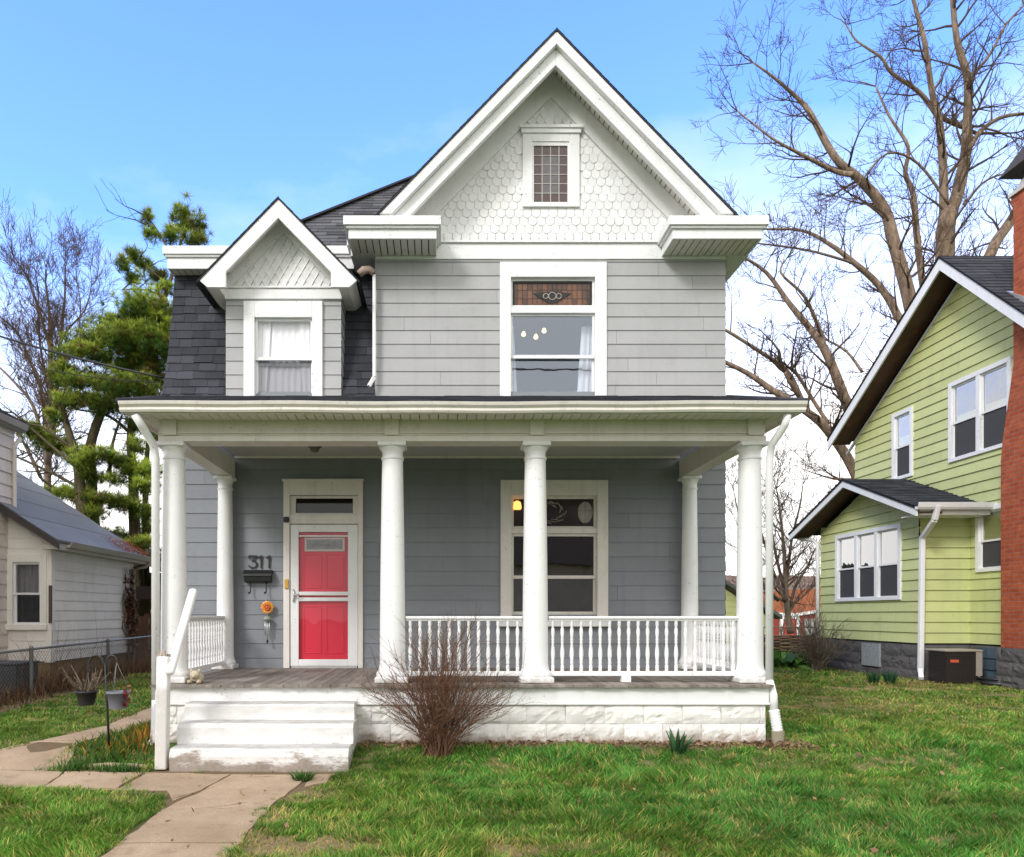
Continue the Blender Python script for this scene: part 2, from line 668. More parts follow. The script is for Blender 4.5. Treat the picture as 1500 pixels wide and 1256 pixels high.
def rock_blocks(mb, face, u0, u1, z0, z1, plane, bw=.4, bh=.2, amp=.035, seed=3):
    rr = random.Random(seed)
    sgn = {'-y': -1, '-x': -1, '+x': 1}[face]
    mk = (lambda u, d, z: (u, plane + sgn * d, z)) if face[1] == 'y' else (lambda u, d, z: (plane + sgn * d, u, z))
    nrow = max(1, int(round((z1 - z0) / bh)))
    h = (z1 - z0) / nrow
    nx, nz = 11, 7
    for r in range(nrow):
        u = u0 - (0 if r % 2 == 0 else bw / 2)
        while u < u1 - .01:
            a, b = max(u, u0) + .001, min(u + bw, u1) - .001
            u += bw
            if b - a < .03:
                continue
            za, zb = z0 + r * h + .001, z0 + (r + 1) * h - .001
            so = rr.uniform(0, 200)
            px = rr.uniform(.3, .7)
            vv = []
            for i in range(nx):
                for j in range(nz):
                    fu, fz = i / (nx - 1), j / (nz - 1)
                    e = min(1, min(fu, 1 - fu) * 6) * min(1, min(fz, 1 - fz) * 4)
                    nz_ = float(fbm(so + fu * 4.2, so + fz * 3.0, 2, 4))
                    ridge = 1 - abs(nz_ - .5) * 3.2
                    d = (.72 + .28 * e) * amp * (.45 + .75 * nz_ + .5 * ridge * (1 - abs(fz - px)))
                    vv.append(mk(a + (b - a) * fu, d, za + (zb - za) * fz))
            ff = [(i * nz + j, (i + 1) * nz + j, (i + 1) * nz + j + 1, i * nz + j + 1) for i in range(nx - 1) for j in range(nz - 1)]
            mb.add(vv, ff, rr.uniform(.88, 1.08), False)
    return mb


def chevron(cx, za, m, zb, t):
    """inverted-V band in x,z: apex height za, slope m, cut flat at zb, vertical thickness t"""
    xo = (za - zb) / m
    xi = (za - t - zb) / m
    return [(cx - xo, zb), (cx, za), (cx + xo, zb), (cx + xi, zb), (cx, za - t), (cx - xi, zb)]


def chev(mb, cx, za, m, zb, t, y0, y1, tint=1.0):
    c = chevron(cx, za, m, zb, t)
    mb.prism([c[0], c[1], c[4], c[5]], 'y', y0, y1, tint)
    mb.prism([c[1], c[2], c[3], c[4]], 'y', y0, y1, tint)
    return mb


# ---------------------------------------------------------------- foliage helpers (numpy)
def blades_mesh(name, mat, base, height, width, lean, colr, parent=None, loc=(0, 0, 0), curve=.35, segs=2, up=None):
    """many tapering blades. base Nx3, height N, width N, lean Nx2 (horizontal tip shift), colr Nx3"""
    n = len(base)
    base = base - np.array(loc)[None, :]
    ang = rng.random(n) * np.pi * 2
    side = np.stack([np.cos(ang), np.sin(ang), np.zeros(n)], 1) * (width / 2)[:, None]
    L = np.stack([lean[:, 0], lean[:, 1], np.zeros(n)], 1)
    if up is None:
        U = np.zeros((n, 3))
        U[:, 2] = height
    else:
        U = up * height[:, None]
    mid = base + U * .55 + L * curve
    tip = base + U + L
    v = np.stack([base - side, base + side, mid + side * .75, mid - side * .75, tip], 1).reshape(-1, 3)
    i0 = np.arange(n) * 5
    loops = np.stack([i0, i0 + 1, i0 + 2, i0 + 3, i0 + 3, i0 + 2, i0 + 4], 1).reshape(-1)
    starts = np.stack([np.arange(n) * 7, np.arange(n) * 7 + 4], 1).reshape(-1)
    me = bpy.data.meshes.new(name)
    me.vertices.add(n * 5)
    me.vertices.foreach_set('co', v.astype(np.float32).ravel())
    me.loops.add(n * 7)
    me.loops.foreach_set('vertex_index', loops.astype(np.int32))
    me.polygons.add(n * 2)
    me.polygons.foreach_set('loop_start', starts.astype(np.int32))
    me.polygons.foreach_set('loop_total', np.tile([4, 3], n).astype(np.int32))
    me.update(calc_edges=True)
    a = me.attributes.new('Col', 'FLOAT_COLOR', 'POINT')
    c = np.ones((n, 5, 4), np.float32)
    c[:, :, :3] = colr[:, None, :]
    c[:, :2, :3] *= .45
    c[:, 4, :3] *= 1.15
    a.data.foreach_set('color', c.ravel())
    me.materials.append(mat)
    o = bpy.data.objects.new(name, me)
    col.objects.link(o)
    place(o, loc, parent)
    return o


def cards_mesh(name, mat, cen, a, b, colr, parent=None, loc=(0, 0, 0)):
    """many small four-sided leaf faces: centre + half vectors a, b"""
    n = len(cen)
    cen = cen - np.array(loc)[None, :]
    v = np.stack([cen - a, cen + b, cen + a, cen - b], 1).reshape(-1, 3)
    me = bpy.data.meshes.new(name)
    me.vertices.add(n * 4)
    me.vertices.foreach_set('co', v.astype(np.float32).ravel())
    me.loops.add(n * 4)
    me.loops.foreach_set('vertex_index', np.arange(n * 4, dtype=np.int32))
    me.polygons.add(n)
    me.polygons.foreach_set('loop_start', (np.arange(n) * 4).astype(np.int32))
    me.polygons.foreach_set('loop_total', np.full(n, 4, np.int32))
    me.update(calc_edges=True)
    at = me.attributes.new('Col', 'FLOAT_COLOR', 'POINT')
    c = np.ones((n, 4, 4), np.float32)
    c[:, :, :3] = colr[:, None, :]
    at.data.foreach_set('color', c.ravel())
    me.materials.append(mat)
    o = bpy.data.objects.new(name, me)
    col.objects.link(o)
    place(o, loc, parent)
    return o


def ground_z(x, y):
    x = np.asarray(x, float)
    y = np.asarray(y, float)
    z = -.16 + .16 * sstep(6.75, 7.75, y) + .12 * sstep(8.5, 14, y)
    z = z - .05 * sstep(6.2, 4, y)
    return z + .035 * (fbm(x * .55, y * .55, 4, 3) - .5)

# ================================================================ THE HOUSE
YW = 10.0
XL, XR = -3.72, 3.916                 # outer faces of the side walls
GL = -.869                            # left edge of the projecting gable front
PF = .62                              # porch floor
house = thing('house', 'two storey grey and white gabled house with full width columned porch', 'house', (0, YW, 0))

WIN_LO = dict(o=(X(749, YW), X(874, YW), Z(901, YW), Z(727, YW)))
WIN_UP = dict(o=(X(748, YW), X(871, YW), 4.30, Z(408, YW)))
DOOR_O = (X(425, YW), X(525, YW), PF, Z(727, YW))

# --- walls
mb = MB()
lo_holes = [WIN_LO['o'], DOOR_O]
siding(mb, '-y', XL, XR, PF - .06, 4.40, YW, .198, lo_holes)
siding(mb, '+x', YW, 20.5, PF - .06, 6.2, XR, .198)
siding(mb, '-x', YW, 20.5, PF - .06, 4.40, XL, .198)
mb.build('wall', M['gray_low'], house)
mb = MB()
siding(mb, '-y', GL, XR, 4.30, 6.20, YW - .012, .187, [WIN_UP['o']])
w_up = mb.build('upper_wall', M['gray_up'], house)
mb = MB().box(XL, XR, YW + .004, 20.5, -.2, PF - .06)
mb.build('house_foundation', M['block'], house)
MB().box(XL, XR, 20.5, 20.52, PF - .06, 6.5).build('rear_wall', M['gray_low'], house)


def bars(mb, x0, x1, z0, z1, w, y0, y1, bottom=None, top=None):
    """rectangular frame of four butted boards"""
    wb = w if bottom is None else bottom
    wt = w if top is None else top
    mb.box(x0, x0 + w, y0, y1, z0, z1)
    mb.box(x1 - w, x1, y0, y1, z0, z1)
    if wt:
        mb.box(x0 + w, x1 - w, y0, y1, z1 - wt, z1)
    if wb:
        mb.box(x0 + w, x1 - w, y0, y1, z0, z0 + wb)
    return mb


def pane(name, mat, par, x0, x1, z0, z1, y):
    return MB().face([(x0, y, z0), (x1, y, z0), (x1, y, z1), (x0, y, z1)]).build(name, mat, par)


def room(par, x0, x1, z0, z1, y0, y1, mat):
    mb = MB()
    for f in ([(x0, y1, z0), (x1, y1, z0), (x1, y1, z1), (x0, y1, z1)],
              [(x0, y0, z0), (x0, y1, z0), (x0, y1, z1), (x0, y0, z1)],
              [(x1, y0, z0), (x1, y1, z0), (x1, y1, z1), (x1, y0, z1)],
              [(x0, y0, z0), (x1, y0, z0), (x1, y1, z0), (x0, y1, z0)],
              [(x0, y0, z1), (x1, y0, z1), (x1, y1, z1), (x0, y1, z1)]):
        mb.face(f)
    return mb.build('room', mat, par)


def drape(par, pts, z0, z1, y, amp, waves, mat, name='curtain'):
    """pts: ((x0,x1) at the top, (x0,x1) at the bottom)"""
    mb = MB()
    n, m = 60, 6
    vv = []
    for j in range(m + 1):
        t = j / m
        a = pts[0][0] * (1 - t) + pts[1][0] * t
        b = pts[0][1] * (1 - t) + pts[1][1] * t
        for i in range(n + 1):
            f = i / n
            vv.append((a + (b - a) * f, y + amp * math.sin(f * waves * 6.283 + .6 * math.sin(f * 11)) * (.6 + .4 * t), z1 + (z0 - z1) * t))
    ff = [(j * (n + 1) + i, j * (n + 1) + i + 1, (j + 1) * (n + 1) + i + 1, (j + 1) * (n + 1) + i) for j in range(m) for i in range(n)]
    mb.add(vv, ff, 1, True)
    return mb.build(name, mat, par)


# --- parlour window on the porch
def sub(par, name, label=None):
    o = bpy.data.objects.new(name, None)
    o.empty_display_size = .05
    col.objects.link(o)
    place(o, origin(par), par)
    if label:
        o['label'] = label
    return o


wy = YW - .045
cw = M['white']
o = WIN_LO['o']
mb = MB()
cx0, cx1, cz0, cz1 = X(733, YW), X(890, YW), Z(908, YW), Z(704, YW)
mb.box(cx0, o[0], wy, YW + .1, cz0, cz1)
mb.box(o[1], cx1, wy, YW + .1, cz0, cz1)
mb.box(o[0], o[1], wy, YW + .1, o[3], cz1)
mb.box(o[0], o[1], wy + .02, YW + .1, Z(782, YW), Z(774, YW))
pw = mb.build('window', M['cream'], house, .006)
pw['label'] = 'porch window with dark leaded transom over two sashes'
mb = MB().box(cx0 - .03, cx1 + .03, wy - .05, YW + .02, Z(918, YW), cz0 - .002)
mb.build('sill', cw, pw, .006)
for nm, za, zb, yy in (('transom_sash', Z(774, YW), o[3], YW + .02), ('sash', Z(848, YW), Z(782, YW), YW + .015), ('sash', o[2], Z(843, YW), YW + .055)):
    mb = bars(MB(), o[0], o[1], za, zb, .035, yy, yy + .035, bottom=.045 if nm == 'sash' else .03)
    mb.build(nm, M['cream'], pw, .004)
    if nm == 'sash':
        pane('pane', M['glass_low'], pw, o[0] + .03, o[1] - .03, za + .03, zb - .03, yy + .018)
# leaded transom: dark glass, an oval, a wreath and a lit lamp shade inside
za, zb = Z(774, YW) + .03, o[3] - .03
MB().box(o[0] + .03, o[1] - .03, YW + .044, YW + .05, za, zb).build('stained_glass', plain('dark_leaded_glass', (.022, .012, .010), .12, 0, .7, .5), pw)
mb = MB()
cx, cz, yy = X(858, YW), (za + zb) / 2, YW + .040
el = [(cx + .095 * math.cos(t * 6.283 / 24), yy, cz + .145 * math.sin(t * 6.283 / 24)) for t in range(24)]
mb.face(el[::-1])
g2 = mb.build('glass_oval', M['pale'], pw)
mb = MB()
mb.tube(el + [el[0]], .006, 5)
mb.tube([(cx, yy - .003, cz - .145), (cx, yy - .003, cz + .145)], .004, 4)
mb.tube([(cx - .09, yy - .003, cz + .03), (cx + .09, yy - .003, cz + .03)], .004, 4)
wx = X(806, YW)
for k in range(26):
    a = k / 26 * 6.283 * 1.15 + .4
    r1 = .14 + .03 * math.sin(k * 2.3)
    mb.tube([(wx + r1 * math.cos(a) * 1.2, yy - .004, cz + r1 * math.sin(a) * .8), (wx + (r1 + .03) * math.cos(a + .5) * 1.2, yy - .004, cz + (r1 + .03) * math.sin(a + .5) * .8)], .007, 4)
mb.build('lead_came', M['pale'], pw)
mb = MB().lathe([(.05, -.05), (.062, -.02), (.05, .05), (.02, .07)], (X(758, YW), yy - .0, Z(741, YW)), 12)
lampshade = mb.build('lamp_glow', M['bulb_dim'], pw)
room(pw, o[0] - .4, o[1] + .4, o[2] - .3, o[3] + .2, YW + .12, YW + 3, M['room'])

# --- bedroom window over the porch
o = WIN_UP['o']
cx0, cx1, cz1 = X(732, YW), X(888, YW), Z(386, YW)
mb = MB()
mb.box(cx0, o[0], wy, YW + .1, 4.28, cz1)
mb.box(o[1], cx1, wy, YW + .1, 4.28, cz1)
mb.box(o[0], o[1], wy, YW + .1, o[3], cz1)
mb.box(o[0], o[1], wy + .015, YW + .1, Z(460, YW), Z(451, YW))
bw = mb.build('window', cw, house, .006)
bw['label'] = 'upstairs window with amber stained glass transom and white curtains'
for nm, za, zb, yy in (('transom_sash', Z(451, YW), o[3], YW + .015), ('sash', Z(525, YW), Z(460, YW), YW + .01), ('sash', 4.26, Z(518, YW), YW + .05)):
    mb = bars(MB(), o[0], o[1], za, zb, .028, yy, yy + .035, bottom=.04)
    mb.build(nm, cw, bw, .004)
    if nm == 'sash':
        pane('pane', M['glass_hi'], bw, o[0] + .025, o[1] - .025, za + .03, zb - .025, yy + .018)
za, zb, xa, xb = Z(449, YW), Z(411, YW), o[0] + .028, o[1] - .028
mb = MB()
rr = random.Random(5)
n = 16
for i in range(n):
    a, b = xa + (xb - xa) * i / n, xa + (xb - xa) * (i + 1) / n
    e = min(i, n - 1 - i)
    for j in range(3):
        p, q = za + (zb - za) * j / 3, za + (zb - za) * (j + 1) / 3
        mb.face([(a + .004, YW + .04, p + .004), (b - .004, YW + .04, p + .004), (b - .004, YW + .04, q - .004), (a + .004, YW + .04, q - .004)], rr.uniform(.5, 1.5) * (.55 if e == 0 else 1))
mb.build('stained_glass', M['amber'], bw)
mb = MB().box(xa, xb, YW + .043, YW + .046, za, zb)
bars(mb, xa, xb, za, zb, .03, YW + .032, YW + .042)
cx, cz = (xa + xb) / 2, za + .12
mb.prism([(cx - .26, cz + .07), (cx - .06, cz - .06), (cx + .06, cz - .06), (cx + .26, cz + .07), (cx, cz + .10)], 'y', YW + .030, YW + .038)
mb.build('lead_came', M['lead'], bw)
mb = MB()
for dx, r in ((-.09, .035), (0, .05), (.09, .035)):
    mb.tube([(cx + dx + r * math.cos(t * .5236), YW + .026, cz + .03 + r * math.sin(t * .5236)) for t in range(13)], .008, 5)
mb.build('glass_rosette', M['pale'], bw)
drape(bw, ((o[0] - .05, o[0] + .06), (o[0] - .05, o[0] + .12)), 4.2, Z(470, YW), YW + .2, .012, 2, M['curtain'])
drape(bw, ((o[1] - .14, o[1] + .05), (o[1] - .22, o[1] + .05)), 4.2, Z(470, YW), YW + .2, .012, 3, M['curtain'])
room(bw, o[0] - .8, o[1] + .9, 3.9, 6.1, YW + .12, YW + 3, M['room_lt'])
# lit three-arm ceiling lamp seen through the glass
lampc = P(783, 489, 11.6)
mb = MB()
for u, v in ((767, 490), (785, 494), (797, 485)):
    p = P(u, v, 11.6)
    mb.tube([(lampc.x, 11.6, lampc.z + .12), (p.x, 11.6, p.z + .08), (p.x, 11.6, p.z + .04)], .01, 5)
mb.tube([(lampc.x, 11.6, lampc.z + .12), (lampc.x, 11.6, 6.1)], .012, 5)
chl = thing('ceiling_lamp', 'lit three bulb ceiling lamp glowing inside the upstairs window', 'lamp', (lampc.x, 11.6, 6.1))
mb.build('arm', M['alum'], chl)
for u, v in ((767, 490), (785, 494), (797, 485)):
    p = P(u, v, 11.6)
    MB().lathe([(.012, -.035), (.034, -.02), (.038, .0), (.02, .04)], p, 10).build('bulb', M['bulb'], chl)

# --- gable over the bedroom window
GX, GM, ZB = 1.522, 1.03, 6.53
mb = MB().box(GL, XR, YW - .04, YW + .01, 6.20, 6.415)
mb.box(GL, XR, YW - .07, YW - .041, 6.415, 6.45)
mb.build('frieze_board', cw, house, .005)
mb = MB()
FY = YW - .012
mb.face([(GL + .05, FY, 6.45), (XR - .05, FY, 6.45), (GX, FY, 6.45 + 2.32 * GM)])
rowh, sw = .107, .118
za = 6.46
k = 0
rr = random.Random(2)
WGL, WGR, WGB, WGT = X(765, YW), X(848, YW), Z(306, YW), Z(190, YW)
while za < 8.45:
    half = (8.46 - za) / GM + .02
    x = GX - half - (sw / 2 if k % 2 else 0) - .2
    pointed = za > WGT - .02
    while x < GX + half:
        c = x + sw / 2
        x += sw
        if abs(c - GX) > half or (WGL < c < WGR and WGB - .03 < za < WGT):
            continue
        r = sw / 2 - .003
        d = .013 * rr.uniform(.8, 1.25)
        dz = rr.uniform(-.004, .004)
        if pointed:
            low = [(-r, .02), (0, -.07), (r, .02)]
        else:
            low = [(r * math.cos(math.pi + t * math.pi / 8), .045 + .055 * math.sin(math.pi + t * math.pi / 8)) for t in range(9)]
        tp = rowh + .05
        f = [(c + a, FY - d, za + b + dz) for a, b in low] + [(c + r, FY - .006, za + tp), (c - r, FY - .006, za + tp)]
        t = rr.uniform(.93, 1.03)
        mb.face(f, t)
        for (a, b), (a2, b2) in zip(low[:-1], low[1:]):
            mb.face([(c + a, FY - d, za + b + dz), (c + a, FY, za + b + dz), (c + a2, FY, za + b2 + dz), (c + a2, FY - d, za + b2 + dz)], t * .72)  # scale edges tinted darker, painted shade below each scallop
    za += rowh
    k += 1
mb.build('gable_shingles', M['white'], house)
mb = chev(MB(), GX, 8.74, GM, 6.45, .34, YW - .06, YW - .015)
mb.build('gable_frieze', cw, house)
mb = MB()
chev(mb, GX, 8.895, GM, ZB, .165, 9.44, 9.53)
chev(mb, GX, 8.895 - .166, GM, ZB, .215, 9.52, 9.60)
mb.build('rake_board', cw, house, .008)


def rake_soffit(par, cx, za, m, zb, y0, y1, mat, w=.092, gap=.017):
    """soffit of short boards between rake and wall, open joints over a dark back"""
    s = math.hypot(1, m)
    L = (za - zb) / m * s
    mb = MB()
    for sg in (-1, 1):
        t = 0.02
        while t < L:
            a, b = t, min(t + w - gap, L)
            t += w
            q = [(cx + sg * a / s, za - a / s * m), (cx + sg * b / s, za - b / s * m), (cx + sg * b / s, za - b / s * m + .02), (cx + sg * a / s, za - a / s * m + .02)]
            mb.prism(q, 'y', y0, y1)
    mb.build('soffit', mat, par)
    chev(MB(), cx, za + .05, m, zb, .02, y0, y1).build('soffit_vent', M['dark'], par)


rake_soffit(house, GX, 8.74, GM, ZB, 9.602, YW - .062, M['cream'])
# gable roof
mb = MB()
for sg in (-1, 1):
    s = math.hypot(1, GM)
    L = 2.42 * s
    pf = (lambda sg: lambda u, q, d: (GX + sg * (L - q) / s, u, 8.918 - (L - q) / s * GM + d))(sg)
    shingles(mb, pf, lambda q: (9.42, 13.6), L, .14, .3, .008, seed=4 + sg)
mb.build('gable_roof', M['roof'], house)
mb = chev(MB(), GX, 8.914, GM, 6.50, .017, 9.425, 13.6)
mb.build('roof_deck', M['roof'], house)

# gable window
mb = MB()
g0, g1, h0, h1 = X(779, YW), X(833, YW), Z(301, YW), Z(211, YW)
mb.box(WGL, g0, YW - .055, YW + .02, WGB, WGT - .09)
mb.box(g1, WGR, YW - .055, YW + .02, WGB, WGT - .09)
mb.box(g0, g1, YW - .055, YW + .02, h1, WGT - .09)
mb.box(g0, g1, YW - .055, YW + .02, WGB, h0)
mb.box(WGL - .02, WGR + .02, YW - .075, YW + .02, WGT - .089, WGT - .03)
mb.box(WGL - .045, WGR + .045, YW - .095, YW + .02, WGT - .029, WGT + .01)
gw = mb.build('window', cw, house, .005)
gw['label'] = 'small gable window with four by six leaded panes'
# open the shingle field behind the glass by standing the sash proud of it
mb = bars(MB(), g0, g1, h0, h1, .022, YW - .040, YW - .018, top=.05)
mb.build('sash', cw, gw)
mb = MB()
a0, a1, b0, b1 = g0 + .022, g1 - .022, h0 + .022, h1 - .05
for i in range(4):
    for j in range(6):
        p, q = a0 + (a1 - a0) * i / 4, a0 + (a1 - a0) * (i + 1) / 4
        s, t = b0 + (b1 - b0) * j / 6, b0 + (b1 - b0) * (j + 1) / 6
        inner = 0 < i < 3 and 0 < j < 5
        mb.face([(p, YW - .022, s), (q, YW - .022, s), (q, YW - .022, t), (p, YW - .022, t)], rr.uniform(2.2, 3.6) if inner else rr.uniform(.7, 1.3))
k = NT('quarry_glass')
tt = k.attr('tint')
base = k.mix(k.math('GREATER_THAN', tt, 1.7), (.075, .022, .018), (.15, .145, .15))
base = k.mix(k.noise(14, 3), base, (.06, .05, .05))
gm = k.done(base, .15, .7)
mb.build('leaded_pane', gm, gw)
mb = MB()
for i in range(1, 4):
    x = a0 + (a1 - a0) * i / 4
    mb.box(x - .006, x + .006, YW - .03, YW - .023, b0, b1)
for j in range(1, 6):
    z = b0 + (b1 - b0) * j / 6
    mb.box(a0, a1, YW - .029, YW - .0235, z - .005, z + .005)
mb.build('lead_came', plain('grey_came', (.42, .40, .38), .5), gw)


# --- cornice: returns on the gable and box eaves down the sides
def cornice(x0, x1, y0, y1, zt, zb, over=.06, ends='lr'):
    mb = MB()
    zm = zt - .115
    l = over if 'l' in ends else 0
    r = over if 'r' in ends else 0
    mb.box(x0 - l, x1 + r, y0 - over, y1, zm, zt)
    mb.box(x0 - l * .5, x1 + r * .5, y0 - over * .55, y1, zm - .03, zm - .001)
    mb.box(x0, x1, y0, y0 + .03, zb, zm - .031)
    if 'l' in ends:
        mb.box(x0, x0 + .03, y0 + .031, y1, zb, zm - .031)
    if 'r' in ends:
        mb.box(x1 - .03, x1, y0 + .031, y1, zb, zm - .031)
    c = mb.build('cornice', cw, house, .006)
    mb = MB()
    x = x0 + .032
    while x < x1 - .04:
        mb.box(x, min(x + .078, x1 - .032), y0 + .032, y1 - .002, zb + .012, zb + .03)
        x += .092
    mb.build('soffit', M['cream'], c)
    MB().box(x0 + .033, x1 - .033, y0 + .033, y1 - .003, zb + .04, zb + .05).build('soffit_vent', M['dark'], c)
    return c


cornice(-1.175, .018 - .05, 9.48, 9.955, 6.50, 6.23)
cornice(2.975 + .06, 4.20, 9.48, 9.955, 6.50, 6.23)
mb = MB()
for x0, x1, ye in ((XR + .002, 4.20, 20.6), (-1.175, GL - .002, 12.0)):
    mb.box(x0, x1, 9.957, ye, 6.24, 6.26)
    xo = x1 if x0 > 0 else x0 - .025
    mb.box(xo, xo + .025, 9.957, ye, 6.2405, 6.385)
    mb.box(xo - .055 if x0 < 0 else xo - .02, xo + .06 if x0 > 0 else xo + .03, 9.957, ye, 6.387, 6.50)
mb.build('side_eave', cw, house)
MB().box(GL - .01, GL, YW, 11.5, 4.3, 6.24).build('return_wall', M['gray_up'], house)
# small grey clay hood and downspout between dormer and gable front
mb = MB()
mb.tube([P(526, 402, 9.86), P(533, 396, 9.85), P(541, 395, 9.85), P(547, 400, 9.86)], [.05, .055, .05, .045], 10)
mb.build('gutter_elbow', plain('terracotta_elbow', (.45, .33, .27), .8), house)
mb = MB()
x = X(548, 9.87)
mb.box(x - .022, x + .022, 9.86, 9.92, Z(552, 9.87), Z(402, 9.87))
mb.beam((x, 9.89, Z(552, 9.87)), (x - .07, 9.85, Z(567, 9.87)), .05, .05)
mb.build('downspout', cw, house, .008).__setitem__('label', 'short white downspout beside the upper wall')

# --- mansard with dormer
prof = [(9.90, 4.24), (9.99, 4.40), (10.08, 4.62), (10.20, 5.0), (10.34, 5.6), (10.42, 6.0), (10.46, 6.25)]
plen = [0]
for (a, b), (c, d) in zip(prof[:-1], prof[1:]):
    plen.append(plen[-1] + math.hypot(c - a, d - b))


def mans(u, s, d):
    s = max(0, min(s, plen[-1]))
    for i in range(len(prof) - 1):
        if s <= plen[i + 1] + 1e-9:
            t = (s - plen[i]) / (plen[i + 1] - plen[i])
            (a, b), (c, e) = prof[i], prof[i + 1]
            l = math.hypot(c - a, e - b)
            return (u, a + (c - a) * t - d * (e - b) / l, b + (e - b) * t + d * (c - a) / l)


for i_, (ma, mb_) in enumerate(((-3.78, X(331, 9.95) + .004), (X(500, 9.95) - .004, GL - .012))):
    mb = shingles(MB(), mans, lambda s: (ma, mb_), plen[-1], .132, .22, .014, 9 + i_, (.72, 1.25), .007)
    mb.prism([(9.91, 4.24)] + [(y + .012, z) for y, z in prof[1:]] + [(10.6, 6.25), (10.6, 4.24)], 'x', ma + .015, mb_ - .01, .5)
    mb.build('mansard_roof', M['roof'], house)
MB().box(-3.775, -3.74, 10.5, 20.5, 4.24, 6.25).build('mansard_side', M['roof'], house)
cornice(-3.80, GL - .32, 10.22, 11.2, 6.49, 6.19, .05, 'l')

DX, DM = -2.108, 1.03
DY = 9.95
d0, d1 = X(331, DY), X(500, DY)
dz = Z(440, DY)
DO = (X(374, DY), X(458, DY), 4.2, Z(467, DY))
mb = MB()
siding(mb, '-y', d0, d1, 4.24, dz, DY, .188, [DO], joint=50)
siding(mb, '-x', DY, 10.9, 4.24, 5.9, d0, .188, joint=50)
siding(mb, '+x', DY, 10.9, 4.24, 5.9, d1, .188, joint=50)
dorm = mb.build('dormer', M['gray_up'], house)
dorm['label'] = 'gabled dormer on the dark shingled mansard'
mb = MB().box(d0 - .01, d1 + .01, DY - .045, DY + .02, dz, Z(425, DY))
mb.box(d0 - .03, d1 + .03, DY - .065, DY + .02, Z(425, DY) + .001, Z(425, DY) + .03)
mb.build('dormer_frieze', cw, dorm, .005)
mb = MB()
fz = Z(425, DY) + .031
mb.face([(d0, DY - .01, fz), (d1, DY - .01, fz), (d1, DY - .01, fz + .1), (DX, DY - .01, fz + .95), (d0, DY - .01, fz + .1)])
ax = 6.53
w, h = .118, .20
k = 0
z = fz - .02
while z < ax:
    half = (ax - z) / DM
    n = int(half / w) + 2
    for i in range(-n, n + 1):
        c = DX + i * w + (w / 2 if k % 2 else 0)
        if abs(c - DX) > half + .02:
            continue
        d = .012 * rr.uniform(.7, 1.3)
        low = [(-w / 2 + .0035, h * .5), (0, .004), (w / 2 - .0035, h * .5)]
        t = rr.uniform(.93, 1.03)
        top = [(w / 2 - .0035, h * 1.02), (-w / 2 + .0035, h * 1.02)]
        mb.face([(c + a, DY - .012 - d, z + b) for a, b in low] + [(c + a, DY - .014, z + b) for a, b in top], t)
        for (a, b), (a2, b2) in zip(low[:-1], low[1:]):
            mb.face([(c + a, DY - .012 - d, z + b), (c + a, DY - .01, z + b), (c + a2, DY - .01, z + b2), (c + a2, DY - .012 - d, z + b2)], t * .55)  # diamond edges tinted darker to paint in their shadow lines
    z += h * .5
    k += 1
mb.build('dormer_shingles', cw, dorm)
chev(MB(), DX, 6.79, DM, fz, .26, DY - .055, DY - .012).build('dormer_gable_board', cw, dorm)
ry = 9.58
za, zb = 6.80, 5.645
poly = [(DX, za), (DX - 1.035, 5.735), (DX - .93, zb), (DX - .69, zb), (DX - .69, 5.845), (DX, za - .245)]
mb = MB().prism(poly, 'y', ry, ry + .05)
mb.prism([(2 * DX - a, b) for a, b in poly], 'y', ry, ry + .05)
mb.build('dormer_rake', cw, dorm, .006)
mb = MB()
for sg in (-1, 1):
    q = [(DX + sg * 1.015, 5.735), (DX + sg * .92, 5.65), (DX + sg * .79, 5.65), (DX + sg * .79, 5.97)]
    mb.prism(q, 'y', ry + .052, 10.4)
chev(mb, DX, 6.735, DM, 5.97, .03, ry + .052, DY + .3)
mb.build('dormer_soffit', M['cream'], dorm)
mb = MB()
for sg in (-1, 1):
    s = math.hypot(1, DM)
    L = 1.09 * s
    pf = (lambda sg: lambda u, q, d: (DX + sg * (L - q) / s, u, 6.822 - (L - q) / s * DM + d))(sg)
    shingles(mb, pf, lambda q: (9.56, 12.0), L, .14, .3, .008, seed=14 + sg)
chev(mb, DX, 6.819, DM, 5.71, .017, 9.565, 12.0, .8)
mb.build('dormer_roof', M['roof'], dorm)
# dormer window
cx0, cx1, cz1 = X(358, DY), X(473, DY), Z(443, DY)
mb = MB()
dy = DY - .05
mb.box(cx0, DO[0], dy, DY + .1, 4.2, cz1)
mb.box(DO[1], cx1, dy, DY + .1, 4.2, cz1)
mb.box(DO[0], DO[1], dy, DY + .1, DO[3], cz1)
dw = mb.build('dormer_window', cw, dorm, .006)
for za, zb, yy in ((Z(528, DY), DO[3], DY + .0), (4.2, Z(522, DY), DY + .04)):
    mb = bars(MB(), DO[0], DO[1], za, zb, .03, yy, yy + .035, bottom=.035)
    mb.build('dormer_sash', cw, dorm, .004)
    pane('dormer_pane', glass_mat('dormer_glass', 1.2, (.97, .97, .98)) if zb > 5 else glass_mat('dormer_screened_glass', 1.2, (.62, .62, .64)), dorm, DO[0] + .025, DO[1] - .025, za + .03, zb - .025, yy + .018)
drape(dorm, ((DO[0] - .03, DO[1] + .03), (DO[0] - .03, DO[1] + .03)), 4.15, DO[3] + .03, DY + .105, .010, 9, M['curtain'], 'dormer_curtain')
drape(dorm, ((DO[0] - .03, DO[0] + .2), (DO[0] - .03, DO[0] + .12)), 4.15, DO[3] + .03, DY + .085, .008, 3, M['curtain'], 'dormer_curtain')
drape(dorm, ((DO[1] - .22, DO[1] + .03), (DO[1] - .14, DO[1] + .03)), 4.15, DO[3] + .03, DY + .085, .008, 3, M['curtain'], 'dormer_curtain')

